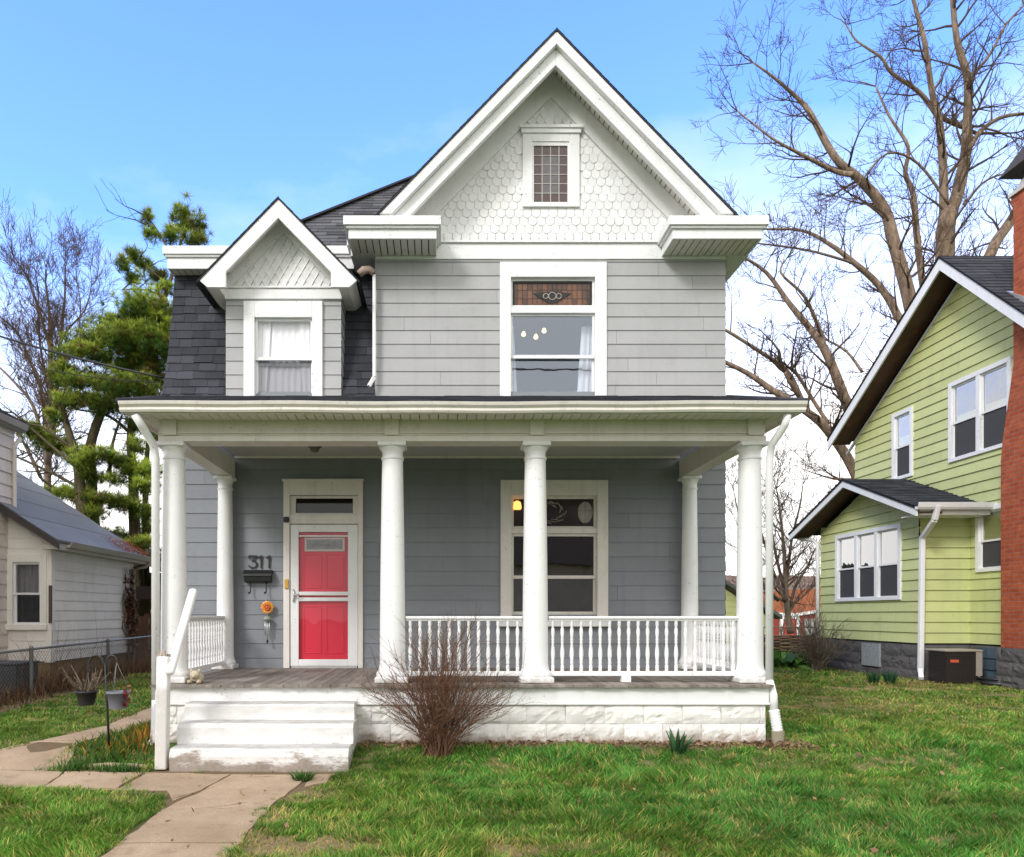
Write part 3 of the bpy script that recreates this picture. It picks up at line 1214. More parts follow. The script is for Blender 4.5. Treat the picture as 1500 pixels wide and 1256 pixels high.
# --- hip roof behind
HX0, HX1, HY0, HY1, HZ, HS = -3.86, 4.24, 10.9, 20.9, 6.48, 1.01
hw = (HX1 - HX0) / 2


def hip(side):
    s = math.hypot(1, HS)
    L = hw * s
    if side == 'f':
        return (lambda u, q, d: (u, HY0 + q / s, HZ + q / s * HS + d)), (lambda q: (HX0 + q / s, HX1 - q / s)), L
    if side == 'l':
        return (lambda u, q, d: (HX0 + q / s, u, HZ + q / s * HS + d)), (lambda q: (HY0 + q / s, HY1 - q / s)), L
    if side == 'r':
        return (lambda u, q, d: (HX1 - q / s, u, HZ + q / s * HS + d)), (lambda q: (HY0 + q / s, HY1 - q / s)), L
    return (lambda u, q, d: (u, HY1 - q / s, HZ + q / s * HS + d)), (lambda q: (HX0 + q / s, HX1 - q / s)), L


mb = MB()
for i, sd in enumerate('flrb'):
    pf, ur, L = hip(sd)
    shingles(mb, pf, ur, L - .01, .15, .32, .018, 30 + i, (.65, 1.3), .01)
mb.build('hip_roof', M['roof_up'], house)
mb = MB()
for a, b in (((HX0, HY0), 1), ((HX1, HY0), -1)):
    mb.beam((a[0], a[1], HZ + .02), (a[0] + b * hw, HY0 + hw, HZ + HS * hw + .03), .22, .03, tint=.8)
mb.build('hip_cap', M['roof_up'], house)

# ---------------------------------------------------------------- porch (all parts of the house)
YC, YB = 7.95, 9.85
FX = [X(255, YC), X(575, YC), X(784, YC), X(1098, YC)]
BX = [FX[0], FX[3]]
ZC = 3.21


def col_prof(h, r0, r1):
    pr = [(r0 * 1.24, .0), (r0 * 1.27, .02), (r0 * 1.24, .045), (r0 * 1.13, .06), (r0 * 1.08, .08), (r0 * 1.04, .1), (r0, .14)]
    for i in range(1, 13):
        t = i / 12
        r = r0 + (r1 - r0) * (t ** 1.6)
        pr.append((r, .14 + (h - .14 - .19) * t))
    z = h - .19
    pr += [(r1, z + .005), (r1 * 1.09, z + .012), (r1 * 1.09, z + .03), (r1 * 1.0, z + .04), (r1 * 1.0, z + .09), (r1 * 1.10, z + .115), (r1 * 1.19, z + .135), (r1 * 1.20, z + .145)]
    return pr


def column(x, y, r0, r1, label=None):
    zb = PF + .06
    mb = MB().lathe(col_prof(ZC - zb, r0, r1), (x, y, zb), 40)
    c = mb.build('porch_column', M['column'], house, loc=(x, y, PF))
    if label:
        c['label'] = label
    w = r0 * 1.30
    MB().box(x - w, x + w, y - w, y + w, PF, PF + .062).build('plinth', M['column'], c, .012)
    w = r1 * 1.34
    MB().box(x - w, x + w, y - w, y + w, ZC - .047, ZC - .002).build('abacus', M['column'], c, .01)
    return c


for x in FX:
    column(x, YC, .139, .113)
for x in BX:
    column(x, YB, .112, .093)

# beams
mb = MB()
bx0, bx1 = FX[0] - .115, FX[3] + .115
mb.box(bx0, bx1, YC - .115, YC + .115, ZC + .062, 3.455)
mb.box(bx0 - .012, bx1 + .012, YC - .127, YC + .127, ZC, ZC + .06)
mb.box(bx0 - .012, bx1 + .012, YC - .14, YC - .116, 3.29, 3.305)
for x, s in ((FX[0], 1), (FX[3], -1)):
    a, b = x - .10, x + .10
    mb.box(a, b, YC + .128, YW - .02, ZC, 3.455)
mb.build('porch_beam', M['cream'], house, .006)
for x in FX:
    mb = MB().box(x - .075, x + .075, YC - .152, YC - .12, ZC + .062, 3.45)
    mb.build('beam_block', M['cream'], house, .004)
mb = MB()
x = FX[0] + .1
while x < FX[3] - .1:
    mb.box(x, min(x + .17, FX[3] - .1) - .002, YC + .10, YW - .02, 3.515, 3.53)
    x += .17
mb.build('porch_ceiling', M['ceiling'], house)
MB().box(FX[0] + .1, FX[3] - .1, YW - .05, YW - .017, 3.485, 3.514).build('ceiling_trim', M['cream'], house)

# eave: soffit boards, fascia, gutter, roof
ex0, ex1, ey = -3.22, 3.70, 7.46
mb = MB()
x = ex0 + .02
while x < ex1 - .02:
    mb.box(x, min(x + .091, ex1 - .01), ey + .03, YC - .116, 3.437, 3.452)
    x += .1
for s in (0, 1):
    xa, xb = ((ex0 + .01, bx0) if s == 0 else (bx1, ex1 - .01))
    mb.box(xa, xb, YC - .114, YW - .03, 3.438, 3.452)
mb.build('porch_soffit', M['cream'], house)
MB().box(ex0 + .03, ex1 - .03, ey + .04, YC - .12, 3.456, 3.46).build('soffit_vent', M['dark'], house)
mb = MB().box(ex0, ex1, ey, ey + .028, 3.405, 3.50)
mb.box(ex0, ex0 + .028, ey + .029, YW - .02, 3.405, 3.50)
mb.box(ex1 - .028, ex1, ey + .029, YW - .02, 3.405, 3.50)
mb.build('porch_fascia', M['cream'], house)


def gutter_profile(y):
    return [(y, 3.415), (y - .045, 3.405), (y - .06, 3.425), (y - .058, 3.45), (y - .085, 3.475), (y - .095, 3.505), (y - .088, 3.508), (y - .08, 3.48), (y - .05, 3.45), (y, 3.44)]


mb = MB()
n = 24
pts = []
for i in range(n + 1):
    x = ex0 - .02 + (ex1 - ex0 + .04) * i / n
    sag = .003 * math.sin(i * 1.3) + .005 * math.sin(i * .33 + .6)
    pts.append([(x, y, z + sag) for y, z in gutter_profile(ey - .002)])
m = len(pts[0])
vv = [p for q in pts for p in q]
ff = [(i * m + j, i * m + (j + 1) % m, (i + 1) * m + (j + 1) % m, (i + 1) * m + j) for i in range(n) for j in range(m)]
ff += [tuple(range(m)), tuple(range(n * m + m - 1, n * m - 1, -1))]
mb.add(vv, ff)
mb.build('porch_gutter', M['cream'], house)
# roof: gentle slope from the gutter up to the wall
s = math.hypot(2.5, .80)
pf = lambda u, q, d: (u, ey - .05 + 2.53 * q / s, 3.515 + .80 * q / s + d)
mb = shingles(MB(), pf, lambda q: (ex0 - .03 - .30 * q / s, ex1 + .03 + .17 * q / s), s, .14, .26, .016, 51, (.65, 1.3), .01)
mb.prism([(ey - .045, 3.508), (ey - .045, 3.512), (YW - .02, 4.312), (YW - .02, 4.25)], 'x', ex0 - .02, ex1 + .02, .6)
mb.build('porch_roof', M['roof'], house)
for q in ([(ex0 - .05, ey - .02, 3.53), (ex0 - .15, 8.3, 3.80), (-3.66, 9.9, 4.30)], [(ex1 + .04, ey - .02, 3.53), (3.91, 9.9, 4.30)]):
    MB().tube(q, .032, 6).build('roof_edge', M['roof'], house)

# floor, skirt, foundation
px0, px1, py = -3.02, 3.505, 7.63
mb = MB()
x = px0
rr = random.Random(8)
while x < px1:
    w = .082
    mb.box(x + .0015, min(x + w, px1) - .0015, py + rr.uniform(-.012, .012), YW - .02, PF - .03, PF - rr.uniform(0, .005), rr.uniform(.75, 1.2))
    x += w
mb.build('porch_floor', M['floor'], house)
mb = MB().box(px0 + .03, px1 - .03, py + .06, py + .085, Z(1030, 7.68), PF - .032)
mb.box(px0 + .03, px0 + .055, py + .086, YW, .42, PF - .032)
mb.box(px1 - .055, px1 - .03, py + .086, YW, .42, PF - .032)
mb.box(px0 + .02, px1 - .02, py + .045, py + .085, Z(1030, 7.68) - .02, Z(1030, 7.68) - .001)
mb.build('porch_skirt', cw, house, .004)
mb = MB()
rock_blocks(mb, '-y', px0 + .05, px1 - .06, .0, .40, py + .10, .41, .2, .034, 21)
rock_blocks(mb, '+x', py + .12, YW, .0, .40, px1 - .06, .41, .2, .035, 22)
mb.box(px0 + .06, px1 - .07, py + .105, YW, -.3, .40, .8)
mb.build('porch_foundation', M['block'], house)

# railings
def bal_prof():
    return [(.019, 0), (.019, .07), (.013, .085), (.021, .10), (.016, .125), (.024, .20), (.021, .26), (.013, .33), (.019, .345), (.012, .36), (.019, .375), (.014, .40), (.021, .46), (.019, .50), (.012, .53), (.019, .545), (.019, .60)]


RZ0, RZ1 = Z(987, YC), Z(905, YC)
bal_mesh = None


def railing(a, b, n, label):
    global bal_mesh
    a, b = Vector((*a, 0)), Vector((*b, 0))
    mid = (a + b) / 2
    r = sub(house, 'railing', label)
    mb = MB().beam((a.x, a.y, RZ1), (b.x, b.y, RZ1), .075, .03)
    mb.beam((a.x, a.y, RZ1 - .026), (b.x, b.y, RZ1 - .026), .045, .02)
    mb.build('top_rail', cw, r, .008)
    MB().beam((a.x, a.y, RZ0), (b.x, b.y, RZ0), .055, .05).build('bottom_rail', cw, r, .006)
    h = RZ1 - .036 - (RZ0 + .025)
    for i in range(n):
        p = a + (b - a) * (i + .5) / n
        w = Vector((p.x, p.y, RZ0 + .025))
        if bal_mesh is None:
            mbb = MB().lathe([(q, z * h / .60) for q, z in bal_prof()], w, 10)
            bal_mesh = mbb.build('baluster', cw, r, loc=w)
        else:
            o = bpy.data.objects.new('baluster', bal_mesh.data)
            col.objects.link(o)
            place(o, w, r)
    return r


railing((FX[1] + .14, YC), (FX[2] - .14, YC), 12, 'short railing behind the red twig bush')
rl = railing((FX[2] + .14, YC), (FX[3] - .13, YC), 20, 'long front railing below the porch window')
MB().box(1.98, 2.08, YC - .04, YC + .04, PF, RZ0 - .026).build('rail_block', cw, rl)
railing((FX[0], YC + .15), (BX[0], YB - .12), 16, 'left side railing at the porch steps')
railing((FX[3], YC + .15), (BX[1], YB - .12), 16, 'right side railing of the porch')

# downspouts
mb = MB()
w = .075
xl = X(228, 7.75)
pts = [(X(200, 7.5), 7.46, 3.40), (X(206, 7.5), 7.52, 3.30), (X(226, 7.75), 7.72, 3.15), (xl, 7.75, 3.02), (xl, 7.75, .45)]
mb.tube(pts, [.045] * 5, 8)
mb.tube([(xl, 7.75, .46), (xl, 7.72, .05), (xl - .02, 7.66, -.02), (xl - .12, 7.55, -.07)], .043, 8)
mb.build('downspout', M['white'], house, .0).__setitem__('label', 'white downspout at the left porch corner')
mb = MB()
xr = X(1127, 7.75)
pts = [(X(1152, 7.5), 7.47, 3.40), (X(1150, 7.5), 7.50, 3.30), (X(1128, 7.75), 7.72, 3.14), (xr, 7.75, 3.0), (xr, 7.75, PF + .02)]
mb.tube(pts, .040, 8)
xe = xr + .02
mb.tube([(xr, 7.75, PF + .03), (xe, 7.70, .5), (xe + .0, 7.69, .34)], .042, 8)
rings = []
for i in range(17):
    rings.append(((xe + .0 + .002 * i, 7.69 - .001 * i, .35 - .014 * i), .058 if i % 2 else .046))
mb.tube([p for p, _ in rings], [r for _, r in rings], 12)
mb.build('downspout', M['white'], house).__setitem__('label', 'white downspout with corrugated end at the right porch corner')
mb = MB().lathe([(.06, -.04), (.065, .13)], (xe + .035, 7.675, .0), 12)
mb.build('drain_pipe', paint('clay_drain', (.30, .27, .19), .2, .9), house)

# --- front door
dl, dr_, dt = X(416, YW), X(532, YW), Z(704, YW)
mb = MB()
mb.box(dl, X(425, YW), wy, YW + .1, PF, dt)
mb.box(X(525, YW), dr_, wy, YW + .1, PF, dt)
mb.box(X(425, YW), X(525, YW), wy, YW + .1, Z(726, YW), dt)
mb.box(X(425, YW), X(525, YW), wy + .01, YW + .1, Z(768, YW), Z(755, YW))
mb.box(dl - .015, dr_ + .015, wy - .02, wy - .001, dt - .02, dt + .012)
door = mb.build('front_door', M['cream'], house, .006)
door['label'] = 'red front door behind a white glazed storm door under a transom'
mb = bars(MB(), X(425, YW), X(525, YW), Z(755, YW), Z(726, YW), .075, YW + .0, YW + .04, top=.04, bottom=.03)
mb.build('transom_frame', M['cream'], door, .004)
pane('transom_pane', glass_mat('transom_glass', .7, (.5, .5, .5)), door, X(432, YW), X(519, YW), Z(754, YW), Z(727, YW), YW + .03)
sx0, sx1, sz1 = X(426, YW), X(524.5, YW), Z(769, YW)
gx0, gx1 = X(438, YW), X(510, YW)
mb = MB()
y0, y1 = YW - .03, YW - .003
mb.box(sx0, gx0, y0, y1, PF + .03, sz1)
mb.box(gx1, sx1, y0, y1, PF + .03, sz1)
mb.box(gx0, gx1, y0, y1, Z(780, YW), sz1)
mb.box(gx0, gx1, y0, y1, PF + .03, Z(966, YW))
mb.box(gx0, gx1, y0 + .004, y1, Z(881, YW), Z(875.5, YW))
mb.box(gx0, gx1, y0 + .004, y1, Z(872.5, YW), Z(867, YW))
mb.box(gx0, gx1, y0 + .008, y1, Z(787, YW), Z(784.5, YW))
mb.build('storm_door', cw, door, .006)
MB().box(sx0 + .01, sx1 - .01, YW - .035, YW + .08, PF, PF + .029).build('threshold', M['alum'], door)
pane('storm_glass', glass_mat('storm_glass', .4, (.97, .97, .97), .08), door, gx0 - .01, gx1 + .01, Z(970, YW), Z(779, YW), YW - .012)
mb = MB().box(sx0 + .02, sx1 - .02, YW + .03, YW + .07, PF, sz1 - .05)
for za, zb in ((Z(958, YW), Z(888, YW)), (Z(862, YW), Z(812, YW))):
    for xa, xb in ((gx0 + .06, (gx0 + gx1) / 2 - .03), ((gx0 + gx1) / 2 + .03, gx1 - .06)):
        bars(mb, xa, xb, za, zb, .015, YW + .022, YW + .031)
mb.build('door_leaf', M['red'], door, .004)
lx0, lx1, lz0, lz1 = X(446, YW), X(505, YW), Z(808, YW), Z(787.5, YW)
bars(MB(), lx0, lx1, lz0, lz1, .03, YW + .008, YW + .029).build('light_frame', plain('pinkish_frame', (.62, .50, .50), .5), door, .004)
MB().box(lx0 + .03, lx1 - .03, YW + .016, YW + .029, lz0 + .03, lz1 - .03).build('leaded_light', M['frost'], door)
mb = MB()
cxm, czm = (lx0 + lx1) / 2, (lz0 + lz1) / 2
for k in range(-4, 5):
    mb.tube([(cxm + k * .035 + .02 * math.cos(t * .8), YW + .013, czm + .025 * math.sin(t * .8 + k)) for t in range(8)], .003, 4)
bars(mb, lx0 + .05, lx1 - .05, lz0 + .045, lz1 - .045, .004, YW + .011, YW + .015)
mb.build('light_came', M['pale'], door)
mb = MB()
hx, hz = X(430.5, YW), Z(873, YW)
mb.tube([(hx, YW - .045, hz + .09), (hx + .012, YW - .05, hz + .02), (hx + .012, YW - .05, hz - .02), (hx, YW - .045, hz - .09)], [.008, .014, .014, .008], 8)
mb.tube([(hx + .01, YW - .03, hz + .01), (hx + .02, YW - .085, hz + .01), (hx + .09, YW - .085, hz + .012)], .011, 8)
mb.build('handle', M['alum'], door)
mb = MB().box(X(418, YW), X(424, YW), wy - .02, wy, Z(863, YW), Z(849, YW))
mb.build('doorbell', M['gold'], door, .012)
mb = MB().box(X(417, YW), X(425, YW), wy - .06, wy, Z(766.5, YW), Z(758.5, YW))
mb.build('door_camera', M['black'], door, .015)
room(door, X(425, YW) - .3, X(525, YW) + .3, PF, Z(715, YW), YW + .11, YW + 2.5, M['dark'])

# ---------------------------------------------------------------- things on the porch wall
def seg_digit(mb, pts, w, y0, y1):
    for (a, b), (c, d) in zip(pts[:-1], pts[1:]):
        dx, dz = c - a, d - b
        l = math.hypot(dx, dz)
        nx, nz = -dz / l * w / 2, dx / l * w / 2
        ex, ez = dx / l * w * .35, dz / l * w * .35
        mb.prism([(a - nx - ex, b - nz - ez), (c - nx + ex, d - nz + ez), (c + nx + ex, d + nz + ez), (a + nx - ex, b + nz - ez)], 'y', y0 + random.uniform(0, .002), y1)


z0, z1 = Z(832, YW), Z(815, YW)
hh = z1 - z0
hn = thing('house_number', 'black numerals 311 fixed above the mailbox', 'house number', (X(381, YW), YW, z0))
for ch, ua, ub in (('3', 365.5, 376.5), ('1', 379.5, 386.5), ('1', 391.5, 398)):
    a, b = X(ua, YW), X(ub, YW)
    w = b - a
    mb = MB()
    if ch == '3':
        pts = [(a, z1 - hh * .18), (a, z1), (b, z1), (a + w * .42, z0 + hh * .60), (a + w * .75, z0 + hh * .58), (b, z0 + hh * .40), (b, z0 + hh * .18), (b - w * .25, z0), (a + w * .25, z0), (a, z0 + hh * .16)]
        seg_digit(mb, pts, .019, YW - .032, YW - .02)
    else:
        seg_digit(mb, [(a, z1 - hh * .16), (a + w * .55, z1), (a + w * .55, z0)], .022, YW - .032, YW - .02)
    mb.build('numeral_three' if ch == '3' else 'numeral_one', M['black'], hn)

mx0, mx1, mz0, mz1 = X(359, YW), X(400.5, YW), Z(854, YW), Z(836, YW)
mbx = thing('mailbox', 'black wall mailbox with two newspaper hooks under the number', 'mailbox', ((mx0 + mx1) / 2, YW, mz0))
MB().prism([(YW - .016, mz0), (YW - .10, mz0 + .01), (YW - .115, mz0 + .09), (YW - .016, mz0 + .11)], 'x', mx0 + .01, mx1 - .01).build('box', M['black'], mbx, .008)
MB().prism([(YW - .014, mz1), (YW - .06, mz1 + .004), (YW - .125, mz0 + .115), (YW - .128, mz0 + .085), (YW - .122, mz0 + .085), (YW - .118, mz0 + .108), (YW - .014, mz0 + .115)], 'x', mx0, mx1).build('lid', M['black'], mbx, .006)
for u in (368.5, 391.5):
    x = X(u, YW)
    mb = MB().tube([(x, YW - .06, mz0 + .01), (x, YW - .06, mz0 - .10), (x, YW - .07, mz0 - .135), (x - .008, YW - .09, mz0 - .15), (x - .014, YW - .11, mz0 - .13)], .009, 6)
    mb.build('newspaper_hook', M['black'], mbx)

cc = P(391.5, 890, YW - .08)
wc = thing('wind_chime', 'orange sunflower wind chime hanging below the black mailbox', 'wind chime', cc)
mb = MB()
for k in range(14):
    a = k / 14 * 6.283
    d = Vector((math.cos(a), 0, math.sin(a)))
    q = Vector((-math.sin(a), 0, math.cos(a)))
    c = cc
    mb.face([c + d * .035 - q * .02, c + d * .07 - q * .024 + Vector((0, -.01, 0)), c + d * .092, c + d * .07 + q * .024 + Vector((0, -.01, 0)), c + d * .035 + q * .02], random.uniform(.8, 1.2))
mb.build('flower_head', M['orange'], wc)
mb = MB()
for k in range(8):
    a = k / 8 * 6.283
    mb.lathe([(.003, -.015), (.018, 0), (.003, .015)], cc + Vector((.034 * math.cos(a), -.02, .034 * math.sin(a))), 8)
mb.lathe([(.004, -.02), (.026, 0), (.004, .02)], cc + Vector((0, -.022, 0)), 10)
mb.build('flower_centre', M['orange_d'], wc)
mb = MB().tube([cc + Vector((0, .02, .09)), cc + Vector((0, .03, .17))], .003, 4)
mb.tube([cc + Vector((0, 0, -.08)), cc + Vector((0, 0, -.13))], .004, 4)
mb.lathe([(.005, 0), (.05, .006), (.055, .03), (.03, .055), (.005, .06)], cc + Vector((0, 0, -.18)), 12)
mb.build('chime_cap', plain('pale_green_enamel', (.30, .32, .25), .5), wc)
for i, (dx, l) in enumerate(((-.028, .19), (0, .24), (.028, .20))):
    MB().tube([cc + Vector((dx, .0, -.18)), cc + Vector((dx, 0, -.18 - l))], .008, 6).build('chime_tube', M['alum'], wc)
MB().lathe([(.003, -.03), (.018, 0), (.006, .03)], cc + Vector((.004, -.01, -.46)), 8).build('clapper', M['black'], wc)

pl = P(461, 655, 9.05)
lamp = thing('porch_lamp', 'dark round lamp on the porch ceiling', 'lamp', (pl.x, 9.05, 3.515))
MB().lathe([(.06, -.10), (.09, -.085), (.10, -.06), (.135, -.03), (.14, .0)], (pl.x, 9.05, 3.514), 20).build('fixture', plain('bronze_fixture', (.03, .026, .022), .4, .5), lamp)
MB().lathe([(.01, -.155), (.05, -.14), (.065, -.10)], (pl.x, 9.05, 3.514), 16).build('lamp_shade', plain('smoked_shade', (.14, .12, .10), .3), lamp)

fg = P(287, 1000, 7.80)
fx, fy = fg.x, 7.80
fig = thing('stone_ornament', 'small cream stone animal ornament sitting on the porch edge', 'ornament', (fx, fy, PF))
mb = MB()
def blob(mb, c, rx, ry, rz, n=12, m=8):
    vv, ff = [], []
    for j in range(m + 1):
        ph = math.pi * j / m
        for i in range(n):
            t = 6.283 * i / n
            vv.append((c[0] + rx * math.sin(ph) * math.cos(t), c[1] + ry * math.sin(ph) * math.sin(t), c[2] + rz * math.cos(ph)))
    for j in range(m):
        for i in range(n):
            ff.append((j * n + i, j * n + (i + 1) % n, (j + 1) * n + (i + 1) % n, (j + 1) * n + i))
    mb.add(vv, ff, 1, True)
blob(mb, (fx, fy + .05, PF + .05), .07, .10, .055)
blob(mb, (fx, fy - .03, PF + .09), .055, .05, .05)
blob(mb, (fx, fy - .075, PF + .078), .026, .026, .022, 8, 6)
for s in (-1, 1):
    blob(mb, (fx + s * .042, fy - .02, PF + .135), .016, .012, .02, 8, 6)
    blob(mb, (fx + s * .05, fy - .05, PF + .02), .026, .05, .022, 8, 6)
mb.build('ornament_body', M['stone_fig'], fig)

# ---------------------------------------------------------------- steps and handrail
ST = [(248, 510, 6.95, -.30, Z(1097, 6.95)), (260, 517.5, 7.2, Z(1097, 6.95), Z(1060, 7.2)), (270.5, 519, 7.45, Z(1060, 7.2), Z(1031, 7.45))]
stp = thing('front_steps', 'three worn white painted concrete steps up to the porch', 'steps', (-1.73, 7.2, -.16))
for ua, ub, y, za, zb in ST:
    xa, xb = X(ua, y), X(ub, y)
    bm_ = MB()
    nx, nz, ny = 40, 5, 8
    hh = zb - za
    # front and top as one gridded sheet with rolled, chipped nosing, closed at the sides
    prof_s = [(y, za)] + [(y + .004 * math.sin(i), za + hh * i / nz) for i in range(1, nz)] + [(y + .006, zb - .022), (y + .016, zb - .006), (y + .035, zb)] + [(y + .05 + i * .09, zb + .001) for i in range(0, 4)] + [(7.71, zb + .002)]
    vv = []
    for i in range(nx + 1):
        x = xa + (xb - xa) * i / nx
        for j, (py_, pz) in enumerate(prof_s):
            n1 = float(fbm(x * 5 + 9, pz * 9 + py_ * 7, 5, 3)) - .5
            n2 = float(fbm(x * 2.2, py_ * 5, 8, 3)) - .5
            vv.append((x + (.012 * (float(vnoise(pz * 15, y * 4, 3)) - .5) if i in (0, nx) else 0), py_ + n1 * .018 if j < 8 else py_, pz + (n2 * .02 if j >= nz else 0)))
    m_ = len(prof_s)
    ff = [(i * m_ + j, (i + 1) * m_ + j, (i + 1) * m_ + j + 1, i * m_ + j + 1) for i in range(nx) for j in range(m_ - 1)]
    bm_.add(vv, ff)
    for i in (0, nx):
        sidep = [vv[i * m_ + j] for j in range(m_)] + [(vv[i * m_][0], 7.71, za)]
        bm_.face(sidep if i == 0 else sidep[::-1])
    bm_.build('step', M['steps'], stp)

hr = thing('handrail', 'chunky white wooden handrail and post at the steps', 'handrail', (X(238, 7.05), 7.05, -.17))
pb, pt = P(237, 1127, 7.0), P(240, 962, 7.05)
MB().beam(pb, pt, .112, .10, (0, 1, 0)).build('post', M['column'], hr, .014)
mb = MB()
rr = random.Random(4)
for k in range(5):
    x = pt.x - .045 + k * .02
    mb.beam((x, 7.05 + rr.uniform(-.03, .03), pt.z - .02), (x + rr.uniform(-.01, .01), 7.05 + rr.uniform(-.03, .03), pt.z + rr.uniform(.015, .06)), .02, .03)
mb.build('splintered_top', paint('bare_splinters', (.45, .38, .30), .3, .8, (.2, .15, .1), .6, .3), hr)
ra, rb = Vector((X(249, 7.0), 6.98, Z(988, 7.0))), Vector((X(282, 7.62), 7.66, Z(864, 7.62)))
MB().beam(ra, rb, .085, .075).build('rail', M['column'], hr, .03, seg=4)

# ================================================================ GREEN HOUSE ON THE RIGHT
XM, XB = 10.0, 9.05                 # main side wall, bay side wall (both look towards -X)
BY0, BY1 = 13.75, 17.3              # bay near and far ends
GY1 = 17.54                         # far end of main wall
GY0 = 10.9                          # near end
gh = thing('green_house', 'lime green clapboard house with brick chimney and gabled bay', 'house', (XM, 14, .12))
SZ = .81


def main_top(y):
    # underside of the roof at wall
    return 8.15 - .30 - (.634 * (y - 13.87) if y > 13.87 else .943 * (13.87 - y))


def clip_main(z):
    far = 13.87 + (7.85 - z) / .634
    near = 13.87 - (7.85 - z) / .943
    return (max(GY0, near), min(GY1, far)) if z < 7.85 else (13.87, 13.87)


def xw(u, x):        # Y of a point seen at column u on the plane X = x
    return x * F / (u - U0)


W2 = [(xw(1339, XM), xw(1309, XM), 4.27, 5.74), (xw(1484, XM), xw(1392, XM), 4.31, 5.86)]
WS = (12.2, xw(1432, XM), 2.13, 3.32)
WT = (xw(1322, XB), xw(1226, XB), 1.64, 3.14)
mb = MB()
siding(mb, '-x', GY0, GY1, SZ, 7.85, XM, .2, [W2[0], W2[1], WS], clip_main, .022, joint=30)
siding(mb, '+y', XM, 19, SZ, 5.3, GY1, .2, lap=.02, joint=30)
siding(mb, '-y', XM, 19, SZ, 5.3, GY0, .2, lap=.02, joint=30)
mb.box(XM + .05, 19, GY0 + .05, GY1 - .05, SZ, 5.2)
mb.build('wall', M['green_up'], gh)
MB().box(18.9, 19, GY0 + .05, GY1 - .05, 5.2, 7.5).build('end_wall', M['green_up'], gh)
bay = MB()


def clip_bay(z):
    h = (3.98 - z) / .40
    return (max(BY0, 15.55 - h), min(BY1, 15.55 + h)) if z < 3.98 else (15.55, 15.55)


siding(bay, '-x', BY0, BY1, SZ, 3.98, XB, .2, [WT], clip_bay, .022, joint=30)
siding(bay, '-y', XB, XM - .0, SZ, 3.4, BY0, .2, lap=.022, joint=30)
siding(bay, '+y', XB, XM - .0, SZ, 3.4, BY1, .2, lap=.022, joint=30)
bayo = bay.build('bay', M['green_up'], gh)
mb = MB()
rock_blocks(mb, '-x', BY0 + .02, BY1 - .02, .05, SZ - .03, XB + .03, .55, .24, .04, 61)
rock_blocks(mb, '-x', GY0, BY0, .05, SZ - .03, XM + .03, .55, .24, .04, 62)
rock_blocks(mb, '-y', XB + .05, XM, .05, SZ - .03, BY0 + .03, .5, .24, .03, 63)
mb.box(XB + .04, XM + .1, BY0 + .04, BY1 - .03, -.3, SZ - .02, .7)
mb.box(XM + .04, 18.9, GY0, GY1 - .03, -.3, SZ - .02, .7)
mb.build('rock_foundation', M['gray_block'], gh)


def side_window(par, y0, y1, z0, z1, xp, n, name='window', label=None, upper=None):
    """window group on a wall that looks towards -X; n double-hung lights side by side"""
    c = .085
    mb = MB()
    xo = xp - .05
    mb.box(xo, xp + .08, y0 - .0, y0 + c, z0, z1)
    mb.box(xo, xp + .08, y1 - c, y1, z0, z1)
    mb.box(xo, xp + .08, y0 + c, y1 - c, z1 - c, z1)
    mb.box(xo, xp + .08, y0 + c, y1 - c, z0, z0 + c * .8)
    w = (y1 - y0 - 2 * c) / n
    for i in range(1, n):
        y = y0 + c + w * i
        mb.box(xo + .004, xp + .08, y - .05, y + .05, z0 + c * .8, z1 - c)
    o = mb.build(name, M['white'], par, .005)
    if label:
        o['label'] = label
    for i in range(n):
        a = y0 + c + w * i + (.05 if i else 0)
        b = y0 + c + w * (i + 1) - (.05 if i < n - 1 else 0)
        zm = (z0 + z1) / 2 - .03
        for za, zb, dx in ((z0 + c * .8, zm + .02, .03), (zm - .02, z1 - c, .0)):
            s = MB()
            x0 = xp - .01 + dx
            s.box(x0, x0 + .03, a, a + .035, za, zb)
            s.box(x0, x0 + .03, b - .035, b, za, zb)
            s.box(x0, x0 + .03, a + .035, b - .035, zb - .035, zb)
            s.box(x0, x0 + .03, a + .035, b - .035, za, za + .035)
            s.build('sash', M['white'], o)
            MB().face([(x0 + .018, b - .03, za + .03), (x0 + .018, a + .03, za + .03), (x0 + .018, a + .03, zb - .03), (x0 + .018, b - .03, zb - .03)]).build('pane', M['glass_nb'], o)
        MB().face([(xp + .01, b - .03, z0 + .09), (xp + .01, a + .03, z0 + .09), (xp + .01, a + .03, zm), (xp + .01, b - .03, zm)]).build('screen', SCR, o)
        MB().face([(xp + .12, b, z0), (xp + .12, a, z0), (xp + .12, a, z1), (xp + .12, b, z1)]).build('room', M['room'], o)
    return o


def screen_mat():
    k = NT('woven_insect_screen')
    tr = k.n('ShaderNodeBsdfTransparent')
    tr.inputs[0].default_value = (.40, .40, .42, 1)
    df = k.n('ShaderNodeBsdfDiffuse')
    df.inputs[0].default_value = (.09, .09, .095, 1)
    mx = k.n('ShaderNodeMixShader')
    mx.inputs[0].default_value = .82
    k.l(tr.outputs[0], mx.inputs[1])
    k.l(df.outputs[0], mx.inputs[2])
    k.l(mx.outputs[0], k.out.inputs['Surface'])
    return k.m


SCR = screen_mat()
side_window(gh, *W2[0], XM, 1, label='single upstairs window of the green house')
side_window(gh, *W2[1], XM, 2, label='paired upstairs windows of the green house')
side_window(gh, *WS, XM, 1, label='lower window half hidden by the brick chimney')
side_window(gh, *WT, XB, 3, label='triple window in the gabled bay')


